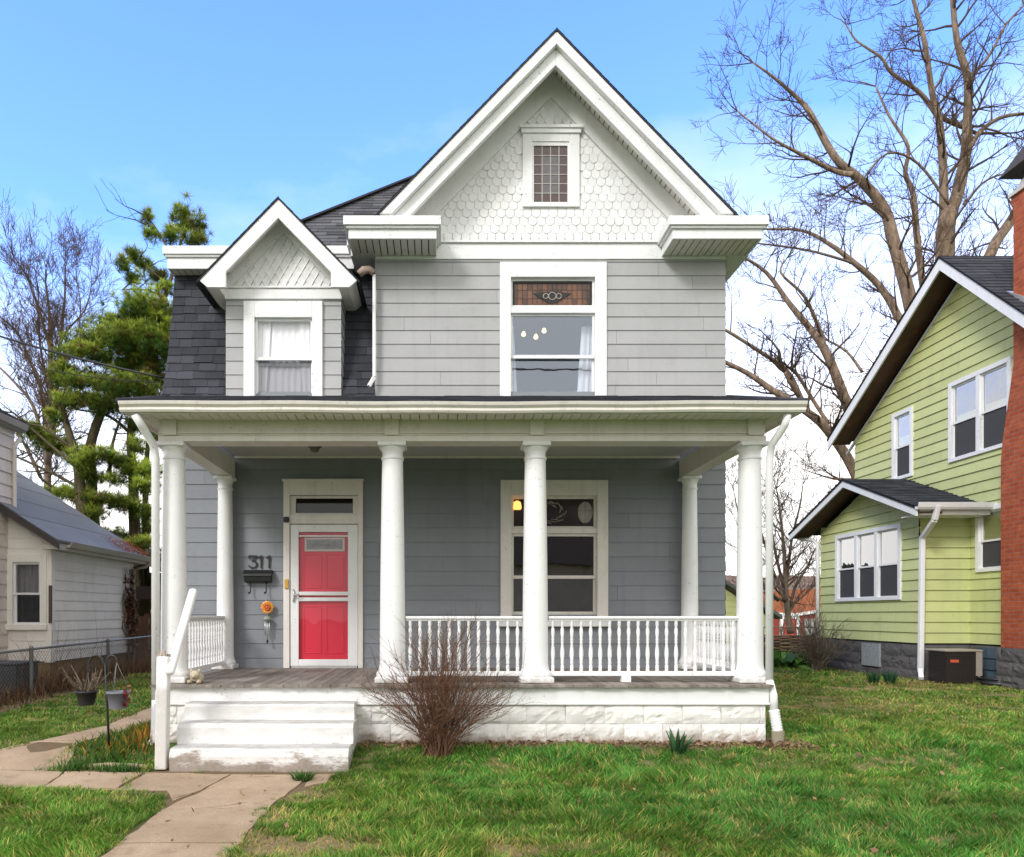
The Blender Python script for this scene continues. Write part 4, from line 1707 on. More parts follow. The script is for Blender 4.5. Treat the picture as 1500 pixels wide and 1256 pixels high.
def gable_roof_x(par, xr, xe, yr, zr, yn, zn, yf, zf, name, mat, wall_x, fascia=.2):
    """gable roof with a ridge along X; gable end at xr looking towards -X"""
    mb = MB()
    for (ye, ze, sd) in ((yn, zn, 1), (yf, zf, 2)):
        L = math.hypot(ye - yr, ze - zr)
        pf = (lambda ye, ze, L: lambda u, q, d: (u, ye + (yr - ye) * q / L, ze + (zr - ze) * q / L + d))(ye, ze, L)
        shingles(mb, pf, lambda q: (xr - .02, xe), L, .15, .32, .018, 70 + sd, (.7, 1.25))
    poly = [(yn, zn - .035), (yr, zr - .035), (yf, zf - .035), (yf, zf - .012), (yr, zr - .006), (yn, zn - .012)]
    mb.prism([poly[0], poly[1], poly[4], poly[5]], 'x', xr - .015, xe, .6)
    mb.prism([poly[1], poly[2], poly[3], poly[4]], 'x', xr - .015, xe, .6)
    ro = mb.build(name, mat, par)
    mb = MB()
    f = fascia
    for ye, ze in ((yn, zn), (yf, zf)):
        mb.prism([(ye, ze - .037), (yr, zr - .037), (yr, zr - .037 - f), (ye, ze - .037 - f)], 'x', xr, xr + .035)
    mb.build('rake_board', M['white'], ro if ro.parent is not None else par)
    mb = MB()
    for ye, ze in ((yn, zn), (yf, zf)):
        mb.prism([(ye, ze - .09), (yr, zr - .09), (yr, zr - .12), (ye, ze - .12)], 'x', xr + .037, wall_x + .05)
    mb.build('roof_soffit', M['soffit_wood'], ro)
    return ro


gr = gable_roof_x(gh, 9.5, 19.3, 13.87, 8.15, 10.95, 5.40, 17.87, 5.615, 'roof', M['roof_nb'], XM, .22)
mb = MB()
for ye, ze, yr2, zr2 in ((10.95, 5.40, 13.87, 8.15), (17.87, 5.615, 13.87, 8.15)):
    mb.prism([(ye, ze - .30), (yr2, zr2 - .30), (yr2, zr2 - .36), (ye, ze - .36)], 'x', XM - .03, XM + .02)
mb.build('wall_trim', M['white'], gh)
br = gable_roof_x(gh, 8.62, XM - .01, 15.6, 4.235, 13.2, 3.30, 18.0, 3.33, 'bay_roof', M['roof_nb'], XB, .13)
# bay gutter and downspout on the near side
mb = MB()
gx0, gx1 = 8.60, XM - .02
mb.prism([(13.20, 3.26), (13.13, 3.24), (13.10, 3.28), (13.075, 3.36), (13.09, 3.365), (13.12, 3.29), (13.20, 3.30)], 'x', gx0, gx1 + .08)
mb.box(gx0 + .1, gx1, 13.25, BY0 - .002, 3.16, 3.18)
mb.box(gx0 + .1, gx1, 13.22, 13.249, 3.16, 3.27)
mb.build('bay_gutter', M['white'], gh)
mb = MB()
p0 = P(1374, 742, 13.12)
p1 = P(1369, 762, 13.2)
p2 = P(1351, 788, 13.66)
p3 = P(1348.5, 985, 13.66)
mb.beam(p0 + Vector((0, 0, .03)), p1, .085, .08)
mb.beam(p1, p2, .085, .08)
mb.beam(p2 + Vector((0, 0, .03)), p3, .085, .08, (0, 1, 0))
mb.beam(p3 + Vector((0, 0, .05)), p3 + Vector((-.12, -.2, -.10)), .085, .08)
mb.build('bay_downspout', M['white'], gh, .012)
mb = MB()
p = P(1201, 860, 17.35)
mb.tube([(XB - .05, BY1 + .06, .2), (XB - .05, BY1 + .06, 3.0), (XB - .12, BY1 + .12, 3.12), (XB - .2, 17.9, 3.2)], .045, 8)
mb.build('corner_downspout', M['white'], gh)
MB().box(XB - .045, XB + .05, xw(1291, XB), xw(1265, XB), .28, SZ - .06).build('basement_window', plain('frosted_basement_glass', (.30, .33, .34), .25, 0, .5, .4), gh)

# chimney
mb = MB()
cy1 = xw(1466, 9.76)
cu1 = xw(1484.5, 9.76)
pr = [(cy1, .78), (cy1, 4.0), (cy1 - .03, 4.3), (cu1, 5.6), (cu1, 8.30), (cu1 + .05, 8.31), (cu1 + .05, 8.45), (11.45, 8.45), (11.45, 8.31), (11.5, 8.30), (11.5, 5.6), (11.2, 4.2), (11.2, .78)]
mb.prism([(b, c) for b, c in pr], 'x', 9.76, 10.6)
ch = mb.build('chimney', M['brick'], gh)
mb = MB().box(9.72, 10.64, 11.42, cu1 + .07, 8.452, 8.51)
mb.prism([(11.45, 8.511), (cu1 + .04, 8.511), (cu1 - .15, 8.65), (11.65, 8.65)], 'x', 9.78, 10.55)
mb.build('crown', plain('mortar_crown', (.55, .52, .48), .9), ch)
mb = MB()
for x in (9.85, 10.5):
    for y in (11.7, cu1 - .1):
        mb.tube([(x, y, 8.6), (x, y, 8.85)], .012, 4)
mb.prism([(11.3, 8.82), (cu1 + .13, 8.82), (11.9, 9.08)], 'x', 9.6, 10.75)
mb.build('cap', plain('rusty_cap', (.10, .085, .075), .6, .4), ch)
mb = MB()
rock_blocks(mb, '-x', 11.1, cy1 + .03, .05, .78, 9.74, .5, .24, .05, 66)
mb.box(9.745, 10.6, 11.1, cy1 + .03, -.2, .779, .7)
mb.build('rock_base', M['gray_block'], ch)
MB().prism([(11.4, 6.0), (cu1 + .12, 6.82), (cu1 + .12, 6.9), (11.4, 6.12)], 'x', 9.73, 10.7).build('flashing', M['alum'], ch)

# air conditioner and window well at its foot
ax0, ax1, ay0, ay1 = 8.98, 9.62, 12.95, 13.45
acu = thing('air_conditioner', 'boxy dark air conditioning unit with beige corner beside the green house', 'air conditioner', ((ax0 + ax1) / 2, 13.2, .12))
mb = MB()
az0, az1 = .12, .69
mb.box(ax0 + .02, ax1 - .02, ay0 + .02, ay1 - .02, az0, az1, .5)
for i in range(19):
    z = az0 + .03 + i * .029
    mb.box(ax0, ax1 - .1, ay0, ay0 + .012, z, z + .012)
    mb.box(ax0 - .0, ax0 + .012, ay0 + .013, ay1, z, z + .012)
for i in range(12):
    x = ax0 + .04 + i * .045
    mb.box(x, x + .008, ay0 - .004, ay0 - .001, az0, az1)
mb.build('grille', M['ac'], acu)
mb = MB().box(ax0 - .02, ax1 + .02, ay0 - .02, ay1 + .02, az1, az1 + .035)
mb.build('top_panel', M['ac_lt'], acu, .01)
mb = MB().box(ax1 - .10, ax1 + .012, ay0 - .008, ay1, az0 + .14, az1 - .001)
mb.box(ax1 - .06, ax1 - .02, ay0 - .005, ay0 + .03, az0 - .05, az0 + .139)
mb.build('corner_panel', M['ac_lt'], acu, .006)
MB().box(ax0 + .08, ax0 + .23, ay0 - .010, ay0 - .005, az0 + .38, az0 + .43).build('label_plate', M['red_lbl'], acu)
wx0, wx1 = 9.72, 10.02
ww = thing('window_well', 'dark glass block window with round well cover near the chimney', 'window well', (9.85, 13.2, .1))
mb = MB()
for i in range(3):
    for j in range(3):
        mb.box(XM - .06, XM + .0, 12.78 + i * .25, 13.0 + i * .25, .14 + j * .21, .33 + j * .21, random.uniform(.7, 1.3))
mb.build('glass_block', plain('blue_glass_block', (.08, .12, .15), .15, 0, .7, .4), ww)
mb = MB().tube([(9.98 - .42 * math.sin(t / 10 * math.pi), 12.95 + .4 * math.cos(t / 10 * math.pi), .22) for t in range(11)], .03, 6)
mb.tube([(9.98 - .42 * math.sin(t / 10 * math.pi), 12.95 + .4 * math.cos(t / 10 * math.pi), .14) for t in range(11)], .05, 6)
mb.build('well_rim', M['black'], ww)

# ================================================================ WHITE HOUSE ON THE LEFT
nh = thing('white_house', 'old white sided house with grey roof at the left edge', 'house', (-8.5, 13.5, 0))
NX, NY0, NY1 = -7.2, 13.55, 17.2
mb = MB()
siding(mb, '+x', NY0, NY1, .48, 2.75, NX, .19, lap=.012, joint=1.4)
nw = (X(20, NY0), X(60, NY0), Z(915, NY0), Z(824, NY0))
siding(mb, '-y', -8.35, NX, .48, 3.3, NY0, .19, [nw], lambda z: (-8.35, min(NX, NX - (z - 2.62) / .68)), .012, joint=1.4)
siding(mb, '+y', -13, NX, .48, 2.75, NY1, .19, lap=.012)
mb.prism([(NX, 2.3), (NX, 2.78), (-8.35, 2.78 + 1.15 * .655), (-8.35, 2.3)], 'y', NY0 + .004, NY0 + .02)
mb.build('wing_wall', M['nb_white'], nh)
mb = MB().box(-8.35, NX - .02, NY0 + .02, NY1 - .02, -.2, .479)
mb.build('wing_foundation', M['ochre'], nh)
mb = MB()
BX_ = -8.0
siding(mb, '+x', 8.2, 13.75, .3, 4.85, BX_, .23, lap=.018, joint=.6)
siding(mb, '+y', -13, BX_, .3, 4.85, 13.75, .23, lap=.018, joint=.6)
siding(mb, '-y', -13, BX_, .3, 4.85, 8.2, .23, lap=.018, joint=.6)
mb.build('block_wall', M['nb_pink'], nh)
MB().box(-13, BX_ - .03, 8.22, 13.72, -.2, .299).build('block_foundation', M['ochre'], nh)
# block eave and roof
mb = MB()
ez = 4.80
mb.box(BX_ - .02, BX_ + .12, 7.9, 13.85, ez, ez + .03)
mb.prism([(BX_ + .12, ez + .02), (BX_ + .17, ez + .04), (BX_ + .20, ez + .15), (BX_ + .09, ez + .15), (BX_ + .09, ez + .0)], 'y', 7.9, 13.9)
mb.build('block_gutter', paint('old_gutter', (.36, .34, .31), .15, .6, (.2, .15, .1), .4, .3), nh)
mb = MB()
L = 4.0
pf = lambda u, q, d: (BX_ + .18 - q * .87, u, ez + .16 + q * .5 + d)
shingles(mb, pf, lambda q: (7.85, 13.92), L, .15, .3, seed=91)
mb.prism([(BX_ + .17, ez + .155), (BX_ - 3.3, ez + 2.1), (-13, ez + .16)], 'y', 7.9, 13.88, .5)
mb.build('block_roof', M['roof_nb'], nh)
MB().tube([(BX_ + .09, 13.8, ez - .12), (BX_ + .05, 13.68, ez - .3), (BX_ + .05, 13.68, 3.3), (BX_ + .16, 13.6, 3.16)], .04, 8).build('block_downspout', paint('old_downspout', (.62, .56, .50), .1, .6, (.3, .2, .12), .3, .3), nh)
# wing roof
ex, ezz = -6.92, 2.70
mb = MB()
sl = .655


def wing(u, q, d):
    # slope with a slight kick at the eave
    k = .32 if q < .45 else 0
    c = math.hypot(1, sl)
    return (ex - q / c, u, ezz + q / c * sl - (.06 if q < .1 else 0) * 0 + d)


shingles(mb, wing, lambda q: (13.22, 17.45), 4.2, .9, 8, .012, 95, (.9, 1.1))
c = math.hypot(1, sl)
mb.prism([(ex, ezz - .03), (ex, ezz - .002), (ex - 4.2 / c, ezz + 4.2 / c * sl - .002), (ex - 4.2 / c, ezz + 4.2 / c * sl - .03)], 'y', 13.24, 17.43, .6)
mb.prism([(ex - 4.2 / c, ezz + 4.2 / c * sl), (-13.5, 3.0), (-13.5, 2.9)], 'y', 13.8, 17.43, .6)
wr = mb.build('wing_roof', M['nb_metal'], nh)
mb = MB()
mb.prism([(ex + .02, ezz - .035), (ex - 1.7, ezz - .035 + 1.72 * sl), (ex - 1.7, ezz - .19 + 1.72 * sl), (ex + .02, ezz - .16)], 'y', 13.25, 13.285)
mb.build('wing_rake', plain('dark_rake', (.06, .05, .045), .7), nh)
mb = MB()
mb.prism([(ex - .02, ezz - .11), (ex + .05, ezz - .10), (ex + .10, ezz + .0), (ex + .085, ezz + .0), (ex + .04, ezz - .08), (ex - .02, ezz - .04)], 'y', 13.6, 17.5)
mb.prism([(ex - .3, ezz - .16), (ex - .02, ezz - .16), (ex - .02, ezz - .04), (ex - .3, ezz - .1)], 'y', 13.3, 17.4)
mb.build('wing_gutter', paint('beige_gutter', (.50, .46, .39), .12, .6, (.3, .22, .15), .4, .3), nh)
mb = MB().tube([(ex + .04, 17.42, ezz - .1), (ex - .05, 17.35, ezz - .22), (NX + .05, 17.12, ezz - .3), (NX + .05, 17.12, .2)], .04, 8)
mb.build('wing_downspout', paint('rusty_downspout', (.42, .34, .28), .2, .6, (.25, .12, .06), .5, .5), nh)
mb = MB()
mb.box(X(12, NY0), nw[0], NY0 - .05, NY0 + .06, Z(921, NY0), Z(812, NY0))
mb.box(nw[1], X(70, NY0), NY0 - .05, NY0 + .06, Z(921, NY0), Z(812, NY0))
mb.box(nw[0], nw[1], NY0 - .05, NY0 + .06, nw[3], Z(812, NY0))
mb.box(X(11, NY0), X(71, NY0), NY0 - .08, NY0 + .06, Z(923, NY0), nw[2])
nwin = mb.build('window', M['nb_white'], nh, .006)
nwin['label'] = 'curtained window of the white house'
zm = Z(870, NY0)
for za, zb, yy in ((nw[2], zm + .02, NY0 + .03), (zm - .02, nw[3], NY0)):
    bars(MB(), nw[0], nw[1], za, zb, .04, yy, yy + .03).build('sash', M['white'], nwin)
    pane('pane', glass_mat('side_glass', 1.0, (.75, .75, .78) if za > 1.4 else (.28, .30, .34)), nwin, nw[0] + .03, nw[1] - .03, za + .03, zb - .03, yy + .018)
drape(nwin, ((nw[0], nw[1]), (nw[0], nw[1])), nw[2], nw[3], NY0 + .14, .02, 6, M['curtain_gray'])
mb = MB().box(X(69, NY0 - .1), X(73, NY0 - .1), NY0 - .05, NY0 - .015, Z(913, NY0), Z(858, NY0))
mb.build('rusty_strip', plain('rusty_strip', (.12, .09, .08), .8, .2, .2, .5), nh)
mb = MB().box(NX - .10, NX + .025, NY0 - .025, NY0 + .10, .46, 2.7)
mb.build('corner_board', M['nb_white'], nh)

# rust coloured needles lying on the wing roof end
n = 1500
q = rng.random(n) ** 1.6 * .6
yy = 17.4 - rng.random(n) ** 1.8 * 1.5
cx_ = ex - q / c + .03
cz_ = ezz + q / c * sl + .02 + rng.random(n) * .05
b = np.stack([cx_, yy, cz_], 1)
le = (rng.random((n, 2)) - .5) * .16
cl = np.array([.40, .12, .04])[None] * (.5 + rng.random((n, 1)))
o = blades_mesh('needle_litter', M['litter'], b, rng.random(n) * .04, np.full(n, .012), le, cl)
tag(o, 'rust orange pine needles lying on the grey roof end', 'litter', kind='stuff')

# climbing dead vine on the wall corner
rr = random.Random(12)
mb = MB()
for k in range(10):
    p = Vector((NX + .03, 17.05 - rr.uniform(0, .4), .3 if k < 5 else rr.uniform(.8, 1.5)))
    pts = [p.copy()]
    for i in range(14):
        p = p + Vector((rr.uniform(-.004, .006), rr.uniform(-.09, .08), rr.uniform(.06, .17)))
        if p.z > 2.5:
            break
        p.y = min(17.15, p.y)
        pts.append(p.copy())
    mb.tube(pts, [.009 * (1 - i / len(pts)) + .004 for i in range(len(pts))], 4)
vn = thing('dead_vine', 'leafless vine climbing the far corner of the white house', 'vine', (NX, 16.9, .1))
mb.build('vine_stem', M['bark_dk'], vn)
n = 260
yv = 16.9 + rng.normal(0, .16, n)
zv = np.where(rng.random(n) < .6, 1.5 + rng.normal(0, .38, n), .6 + rng.random(n) * 1.8)
cen = np.stack([np.full(n, NX + .05) + rng.random(n) * .06, np.minimum(yv, 17.15), zv], 1)
a = rng.normal(0, .035, (n, 3))
b = rng.normal(0, .035, (n, 3))
cards_mesh('vine_leaves', M['litter'], cen, a, b, np.array([.13, .06, .035])[None] * (.4 + rng.random((n, 1))), vn, (NX, 16.9, .1))

# open shed and plank fence behind
sh = thing('open_shed', 'dark open shed with sloping roof behind the white house', 'shed', (-8.0, 20.5, 0))
mb = MB()
mb.prism([(-9.5, 3.6), (-6.35, 2.0), (-6.35, 2.1), (-9.5, 3.75)], 'y', 19.0, 22.0)
mb.build('roof', plain('shed_roof', (.12, .10, .07), .9), sh)
mb = MB()
st_ = plain('shed_timber', (.035, .022, .016), .9)
for x in (-9.3, -6.6):
    for y in (19.2, 21.8):
        MB().box(x - .06, x + .06, y - .06, y + .06, 0, 2.05).build('post', st_, sh)
MB().box(-9.4, -6.5, 21.9, 21.95, 1.5, 2.6).build('back_board', st_, sh)
MB().box(-9.4, -6.5, 19.08, 19.13, 1.75, 2.08).build('front_board', st_, sh)
pf_ = thing('plank_fence', 'reddish brown plank fence behind the white house', 'fence', (-7, 18.2, 0))
mb = MB()
rr = random.Random(31)
for i in range(24):
    x = -8.6 + i * .115
    h = 1.32 + rr.uniform(-.05, .05)
    mb.box(x, x + .10, 18.2 + rr.uniform(-.01, .01), 18.225, .02, h, rr.uniform(.6, 1.3))
mb.build('plank_panel', M['wood_red'], pf_)
for z in (.4, 1.0):
    MB().box(-8.6, -5.85, 18.23, 18.27, z, z + .08).build('rail', M['wood_red'], pf_)

# chain link fence along the side yard
cf = thing('chain_link_fence', 'grey chain link fence running beside the white house', 'fence', (-6.45, 12, 0))
fx = -6.42
A, B = 8.6, 17.6
ztop = lambda y: .80 + .012 * (y - 11)
ys = [8.8, 11.45, 14.1, 16.8]
MB().tube([(fx, A, ztop(A)), (fx, B, ztop(B))], .021, 8).build('top_rail', M['galv'], cf)
for y in ys:
    g = float(ground_z(fx, y))
    MB().lathe([(.03, -.1), (.03, ztop(y) - g + .02), (.034, ztop(y) - g + .03), (.012, ztop(y) - g + .06)], (fx + .03, y, g), 10).build('post', M['galv'], cf)
mb = MB()
p = .085
k = A - .9
while k < B:
    for s in (1, -1):
        h = .85
        y0_, y1_ = (k, k + h) if s > 0 else (k + h, k)
        za, zb = .04, .82
        pts = []
        for t in range(11):
            f = t / 10
            y = y0_ + (y1_ - y0_) * f
            if A <= y <= B:
                pts.append((fx + (.004 if t % 2 else -.004), y, za + (zb - za) * f))
        if len(pts) > 1:
            mb.tube(pts, .0022, 3, cap=False)
    k += p
mb.build('wire_mesh', M['galv'], cf)
cf2 = thing('wire_fence', 'pale fence rail and post crossing in front of the plank fence', 'fence', (-6, 17.7, 0))
MB().tube([(fx, 17.62, .93), (-4.2, 17.62, .95)], .02, 6).build('top_rail', M['rail_gray'], cf2)
MB().tube([(-6.75, 17.45, .1), (-6.75, 17.45, 1.0)], .03, 6).build('post', M['rail_gray'], cf2)

# covered dark box behind the fence
bx = thing('covered_box', 'dark grey covered box standing behind the chain link fence', 'box', (-7.0, 11.6, 0))
mb = MB().box(-7.6, -6.55, 11.3, 11.95, .14, .56)
mb.box(-7.62, -6.53, 11.28, 11.97, .561, .60)
mb.build('cover', paint('dark_cover', (.05, .052, .06), .2, .6, (.12, .11, .1), .3, .2), bx, .05, seg=4)
mb = MB()
for x in (-7.5, -6.65):
    for y in (11.36, 11.88):
        mb.box(x - .03, x + .03, y - .03, y + .03, -.02, .139)
mb.build('foot', M['black'], bx)

# ================================================================ SMALL YARD THINGS
hk = thing('shepherd_hook', 'black double shepherd hook leaning by the side path', 'garden hook', (X(161, 7.45), 7.45, -.1))
hb, ht = P(161, 1112, 7.45), P(154, 972, 7.45)
mb = MB().tube([hb - Vector((0, 0, .05)), hb.lerp(ht, .5), ht], .0125, 8)
for s, ut in ((-1, 131), (1, 172)):
    e = P(ut, 966, 7.45)
    w = e.x - ht.x
    mb.tube([ht - Vector((0, 0, .12)) + Vector((s * .012, 0, 0)), ht + Vector((s * .014, 0, 0)), ht + Vector((w * .18, 0, .05)), ht + Vector((w * .5, 0, .085)), ht + Vector((w * .85, 0, .07)), ht + Vector((w, 0, .015)), ht + Vector((w * 1.0, 0, -.03)), ht + Vector((w * .9, 0, -.05))], .010, 6)
mb.build('hook_pole', M['black'], hk)


def pot(u, v0, v1, r0, r1, mat, label, name='hanging_pot', hang=None):
    c0 = P(u, v1, 7.42)
    h = (v1 - v0) * 7.42 / F
    t = thing(name, label, 'planter', c0, 'planters hanging from the hook')
    MB().lathe([(r0 * .96, 0), (r0, .01), (r1, h - .02), (r1 + .012, h - .02), (r1 + .012, h), (r1 - .005, h), (r1 - .02, h - .03), (.005, h - .035)], c0, 28).build('pot', mat, t)
    MB().lathe([(.004, h - .034), (r1 - .02, h - .034), (r1 - .022, h - .028), (.004, h - .022)], c0, 20).build('soil', plain('potting_soil', (.04, .03, .02), .95), t)
    mb = MB()
    for a in (.5, 2.6, 4.7):
        mb.tube([c0 + Vector((r1 * math.cos(a), r1 * math.sin(a), h)), hang + Vector((0, 0, -.02))], .003, 4)
    mb.build('hanger_wire', M['black'] if 'black' in label else M['galv'], t)
    return t, c0, h


t1, c1, h1 = pot(127, 1012, 1033, .073, .098, M['pot_black'], 'black hanging pot with dry twigs', hang=P(133, 968, 7.42))
t2, c2, h2 = pot(173, 1013, 1038, .085, .105, M['pot_gray'], 'grey hanging pot with faded red flowers at its rim', hang=P(171, 968, 7.42))
mb = MB()
rr = random.Random(3)
for k in range(34):
    a = rr.uniform(0, 6.28)
    p = c1 + Vector((.05 * math.cos(a), .05 * math.sin(a), h1 - .03))
    d = Vector((math.cos(a) * rr.uniform(.3, 1.0), math.sin(a) * rr.uniform(.3, 1), rr.uniform(.6, 1.2)))
    l = rr.uniform(.12, .27)
    mid = p + d * l * .5
    mb.tube([p, mid, mid + d * l * .4 + Vector((rr.uniform(-.03, .03), 0, .02)), p + d * l + Vector((rr.uniform(-.04, .04), 0, rr.uniform(-.05, .06)))], [.004, .004, .003, .002], 4)
mb.build('dry_twigs', M['bark_lt'], t1)
n = 60
cen = np.stack([c2.x + .10 + rng.normal(0, .012, n), c2.y - .05 + rng.normal(0, .02, n), c2.z + h2 - .06 + rng.normal(0, .05, n)], 1)
cards_mesh('faded_flowers', M['litter'], cen, rng.normal(0, .012, (n, 3)), rng.normal(0, .012, (n, 3)), np.array([.22, .05, .05])[None] * (.5 + rng.random((n, 1))), t2, c2)
# square yellow pieces of a wire cage: skip nothing else hangs here

# red twig bush
bu = thing('red_twig_bush', 'leafless reddish brown twig bush in front of the porch', 'bush', (X(640, 7.3), 7.32, -.06))


def shoots(mb, base, n, h, spread, r0, seed, forks=5, flat=.75, sides=4):
    """leafless shrub: bent stems that fork twice"""
    rr = random.Random(seed)
    g = rr.gauss
    for k in range(n):
        a = rr.uniform(0, 6.283)
        s = rr.random() ** .65 * spread
        hh = h * (1 - .50 * (s / spread) ** 2) * rr.uniform(.5, 1.05)
        ba = a + g(0, .9)
        b = Vector(base) + Vector((math.cos(ba) * .15 * rr.random(), math.sin(ba) * .09 * rr.random(), 0))
        tip = Vector(base) + Vector((math.cos(a) * s, math.sin(a) * s * flat, hh))
        m = 6
        pts = []
        for i in range(m + 1):
            t = i / m
            p = b.lerp(tip, t)
            bow = math.sin(t * math.pi)
            p += Vector((-math.cos(a) * s * .14 * bow, -math.sin(a) * s * .1 * bow, hh * .05 * bow))
            w = .022 * h * (t ** .7)
            p += Vector((g(0, w), g(0, w), g(0, w * .4)))
            pts.append(p)
        r = r0 * rr.uniform(.5, 1.3)
        mb.tube(pts, [max(.0012, r * (1 - .88 * i / m)) for i in range(m + 1)], sides, rr.uniform(.7, 1.3), cap=False)
        for j in range(forks):
            f = rr.uniform(.22, .95) * m
            i = min(m - 1, int(f))
            p = pts[i].lerp(pts[i + 1], f - i)
            d = (pts[i + 1] - pts[i]).normalized() + Vector((g(0, .5), g(0, .5), g(0, .3) + .1))
            d.normalize()
            l = rr.uniform(.08, .32) * h
            m2 = p + d * l * .5 + Vector((g(0, .02), g(0, .02), 0))
            e = p + d * l + Vector((g(0, .035), g(0, .035), g(.02, .03)))
            mb.tube([p, m2, e], [r * .45, r * .32, .0012], 3, rr.uniform(.7, 1.3), cap=False)
            for _ in range(2):
                if rr.random() < .65:
                    d2 = (e - m2).normalized() + Vector((g(0, .6), g(0, .6), g(0, .4)))
                    q = m2.lerp(e, rr.random())
                    mb.tube([q, q + d2.normalized() * l * .35 + Vector((0, 0, .01)), q + d2.normalized() * l * .6], [r * .26, r * .2, .001], 3, cap=False)
    return mb


shoots(MB(), (X(640, 7.3), 7.32, -.08), 125, 1.36, .80, .0078, 5, 6).build('twigs', M['twig_red'], bu)

# brown shrub at the corner of the bay
sb = thing('dead_shrub', 'leafless tan shrub at the far corner of the green bay', 'shrub', (X(1198, 16.2), 16.2, .12))
shoots(MB(), (X(1198, 16.2), 16.2, .1), 80, 1.35, .75, .013, 9, 5, 1).build('twigs', M['bark_lt'], sb)


def strap_plant(name, label, cat, c, n, h, w, spread, colr, group=None, trn=.7):
    t = np.arange(n)
    a = rng.random(n) * 6.283
    r = rng.random(n) ** .6
    b = np.stack([c[0] + np.cos(a) * r * spread * .45, c[1] + np.sin(a) * r * spread * .35, np.full(n, c[2] - .01)], 1)
    le = np.stack([np.cos(a) * r * spread, np.sin(a) * r * spread], 1) * trn
    cl = np.array(colr)[None] * (.55 + .8 * rng.random((n, 1)))
    o = blades_mesh(name, M['leaf'], b, h * (.55 + .5 * rng.random(n)), w * (.7 + .6 * rng.random(n)), le, cl, loc=c, curve=.3)
    return tag(o, label, cat, group)


c = (X(991, 7.45), 7.42, float(ground_z(2.4, 7.42)))
strap_plant('leafy_bulb_plant', 'fan of broad blue green leaves by the right foundation', 'plant', c, 26, .26, .045, .16, (.06, .145, .055))
c = (X(449, 6.85), 6.66, -.17)
strap_plant('weed_tuft', 'green weed tuft at the foot of the steps', 'plant', c, 130, .12, .012, .16, (.05, .13, .025))
for u, lab in ((1279, 'left clump of daffodil leaves near the green house'), (1303, 'right clump of daffodil leaves near the downspout')):
    y = 13.0
    strap_plant('daffodil_clump', lab, 'plant', (X(u, y), y, float(ground_z(X(u, y), y))), 130, .27, .018, .16, (.028, .085, .035), 'daffodil clumps by the green house', .6)
c = (X(1160, 17.2), 17.2, .12)
n = 420
cen = np.stack([c[0] + rng.normal(0, .32, n), c[1] + rng.normal(0, .3, n), .15 + rng.random(n) * .26], 1)
hp = thing('hosta_clump', 'low bright green leafy clump before the woven fence', 'plant', c)
cards_mesh('leaves', M['leaf'], cen, rng.normal(0, .055, (n, 3)), rng.normal(0, .055, (n, 3)), np.array([.10, .22, .035])[None] * (.4 + rng.random((n, 1))), hp, c)

# woven fence, background buildings on the right
wf = thing('woven_fence', 'brown woven twig fence between the two houses', 'fence', (10.2, 20.5, .1))
mb = MB()
rr = random.Random(6)
for j in range(16):
    z = .08 + j * .045
    pts = [(8.6 + i * .28, 20.5 + (.05 if (i + j) % 2 else -.05), z + rr.uniform(-.02, .02)) for i in range(14)]
    mb.tube(pts, .026, 5, rr.uniform(.6, 1.4))
mb.build('wattle', M['wicker'], wf)
for i in range(8):
    MB().tube([(8.6 + i * .5, 20.5, 0), (8.6 + i * .5, 20.5, .98)], .025, 6).build('stake', M['bark_dk'], wf)
MB().tube([(8.5, 20.56, .98), (12.5, 20.56, 1.0)], .022, 6).build('top_rail', M['bark_dk'], wf)

gg = thing('lime_garage', 'lime green garage partly hidden behind the right porch column', 'garage', (8, 25, .1))
mb = MB()
gs = lambda z: (4.0, min(10.78, 10.9 - (z - 1.25) / .62))
siding(mb, '-y', 4.0, 10.78, -.2, 2.9, 24.0, .2, clip=gs)
mb.box(4.1, 10.75, 24.03, 29, -.2, 1.2)
mb.build('wall', M['green_up'], gg)
mb = MB().prism([(11.15, 1.20), (11.15, 1.32), (7.9, 3.36), (4.0, 2.9), (4.0, 2.8), (7.9, 3.24)], 'y', 23.7, 29.2)
mb.build('roof', plain('grey_green_roof', (.11, .12, .11), .9), gg)

bn = thing('red_outbuilding', 'red outbuilding with orange roof and white door far behind', 'building', (22, 42, -.1))
mb = MB()
mb.box(18.0, 26.5, 42, 48, -.3, 1.35)
mb.prism([(20.6, 1.351), (26.5, 1.351), (26.5, 2.2)], 'y', 42.0, 46)
mb.build('wall', M['barn'], bn)
mb = MB().prism([(17.6, 1.36), (26.9, 1.36), (25.5, 3.05), (19.5, 2.7)], 'y', 42.5, 48.5)
mb.build('roof', M['orange_roof'], bn)
mb = MB()
mb.beam((20.3, 41.9, 1.30), (26.9, 41.9, 2.35), .1, .16)
mb.beam((17.6, 41.9, 1.34), (20.3, 41.9, 1.34), .1, .2)
mb.build('eave_trim', M['white'], bn)
mb = MB().box(21.0, 22.6, 41.93, 41.99, -.2, 1.1)
mb.build('garage_door', plain('grey_door', (.32, .31, .29), .7), bn)
MB().box(19.75, 20.5, 41.92, 41.99, -.2, 1.1).build('door', plain('bright_red_door', (.55, .05, .04), .6), bn)
mb = bars(MB(), 19.58, 20.70, -.2, 1.25, .17, 41.88, 41.985, bottom=.01)
mb.build('door_frame', M['white'], bn)

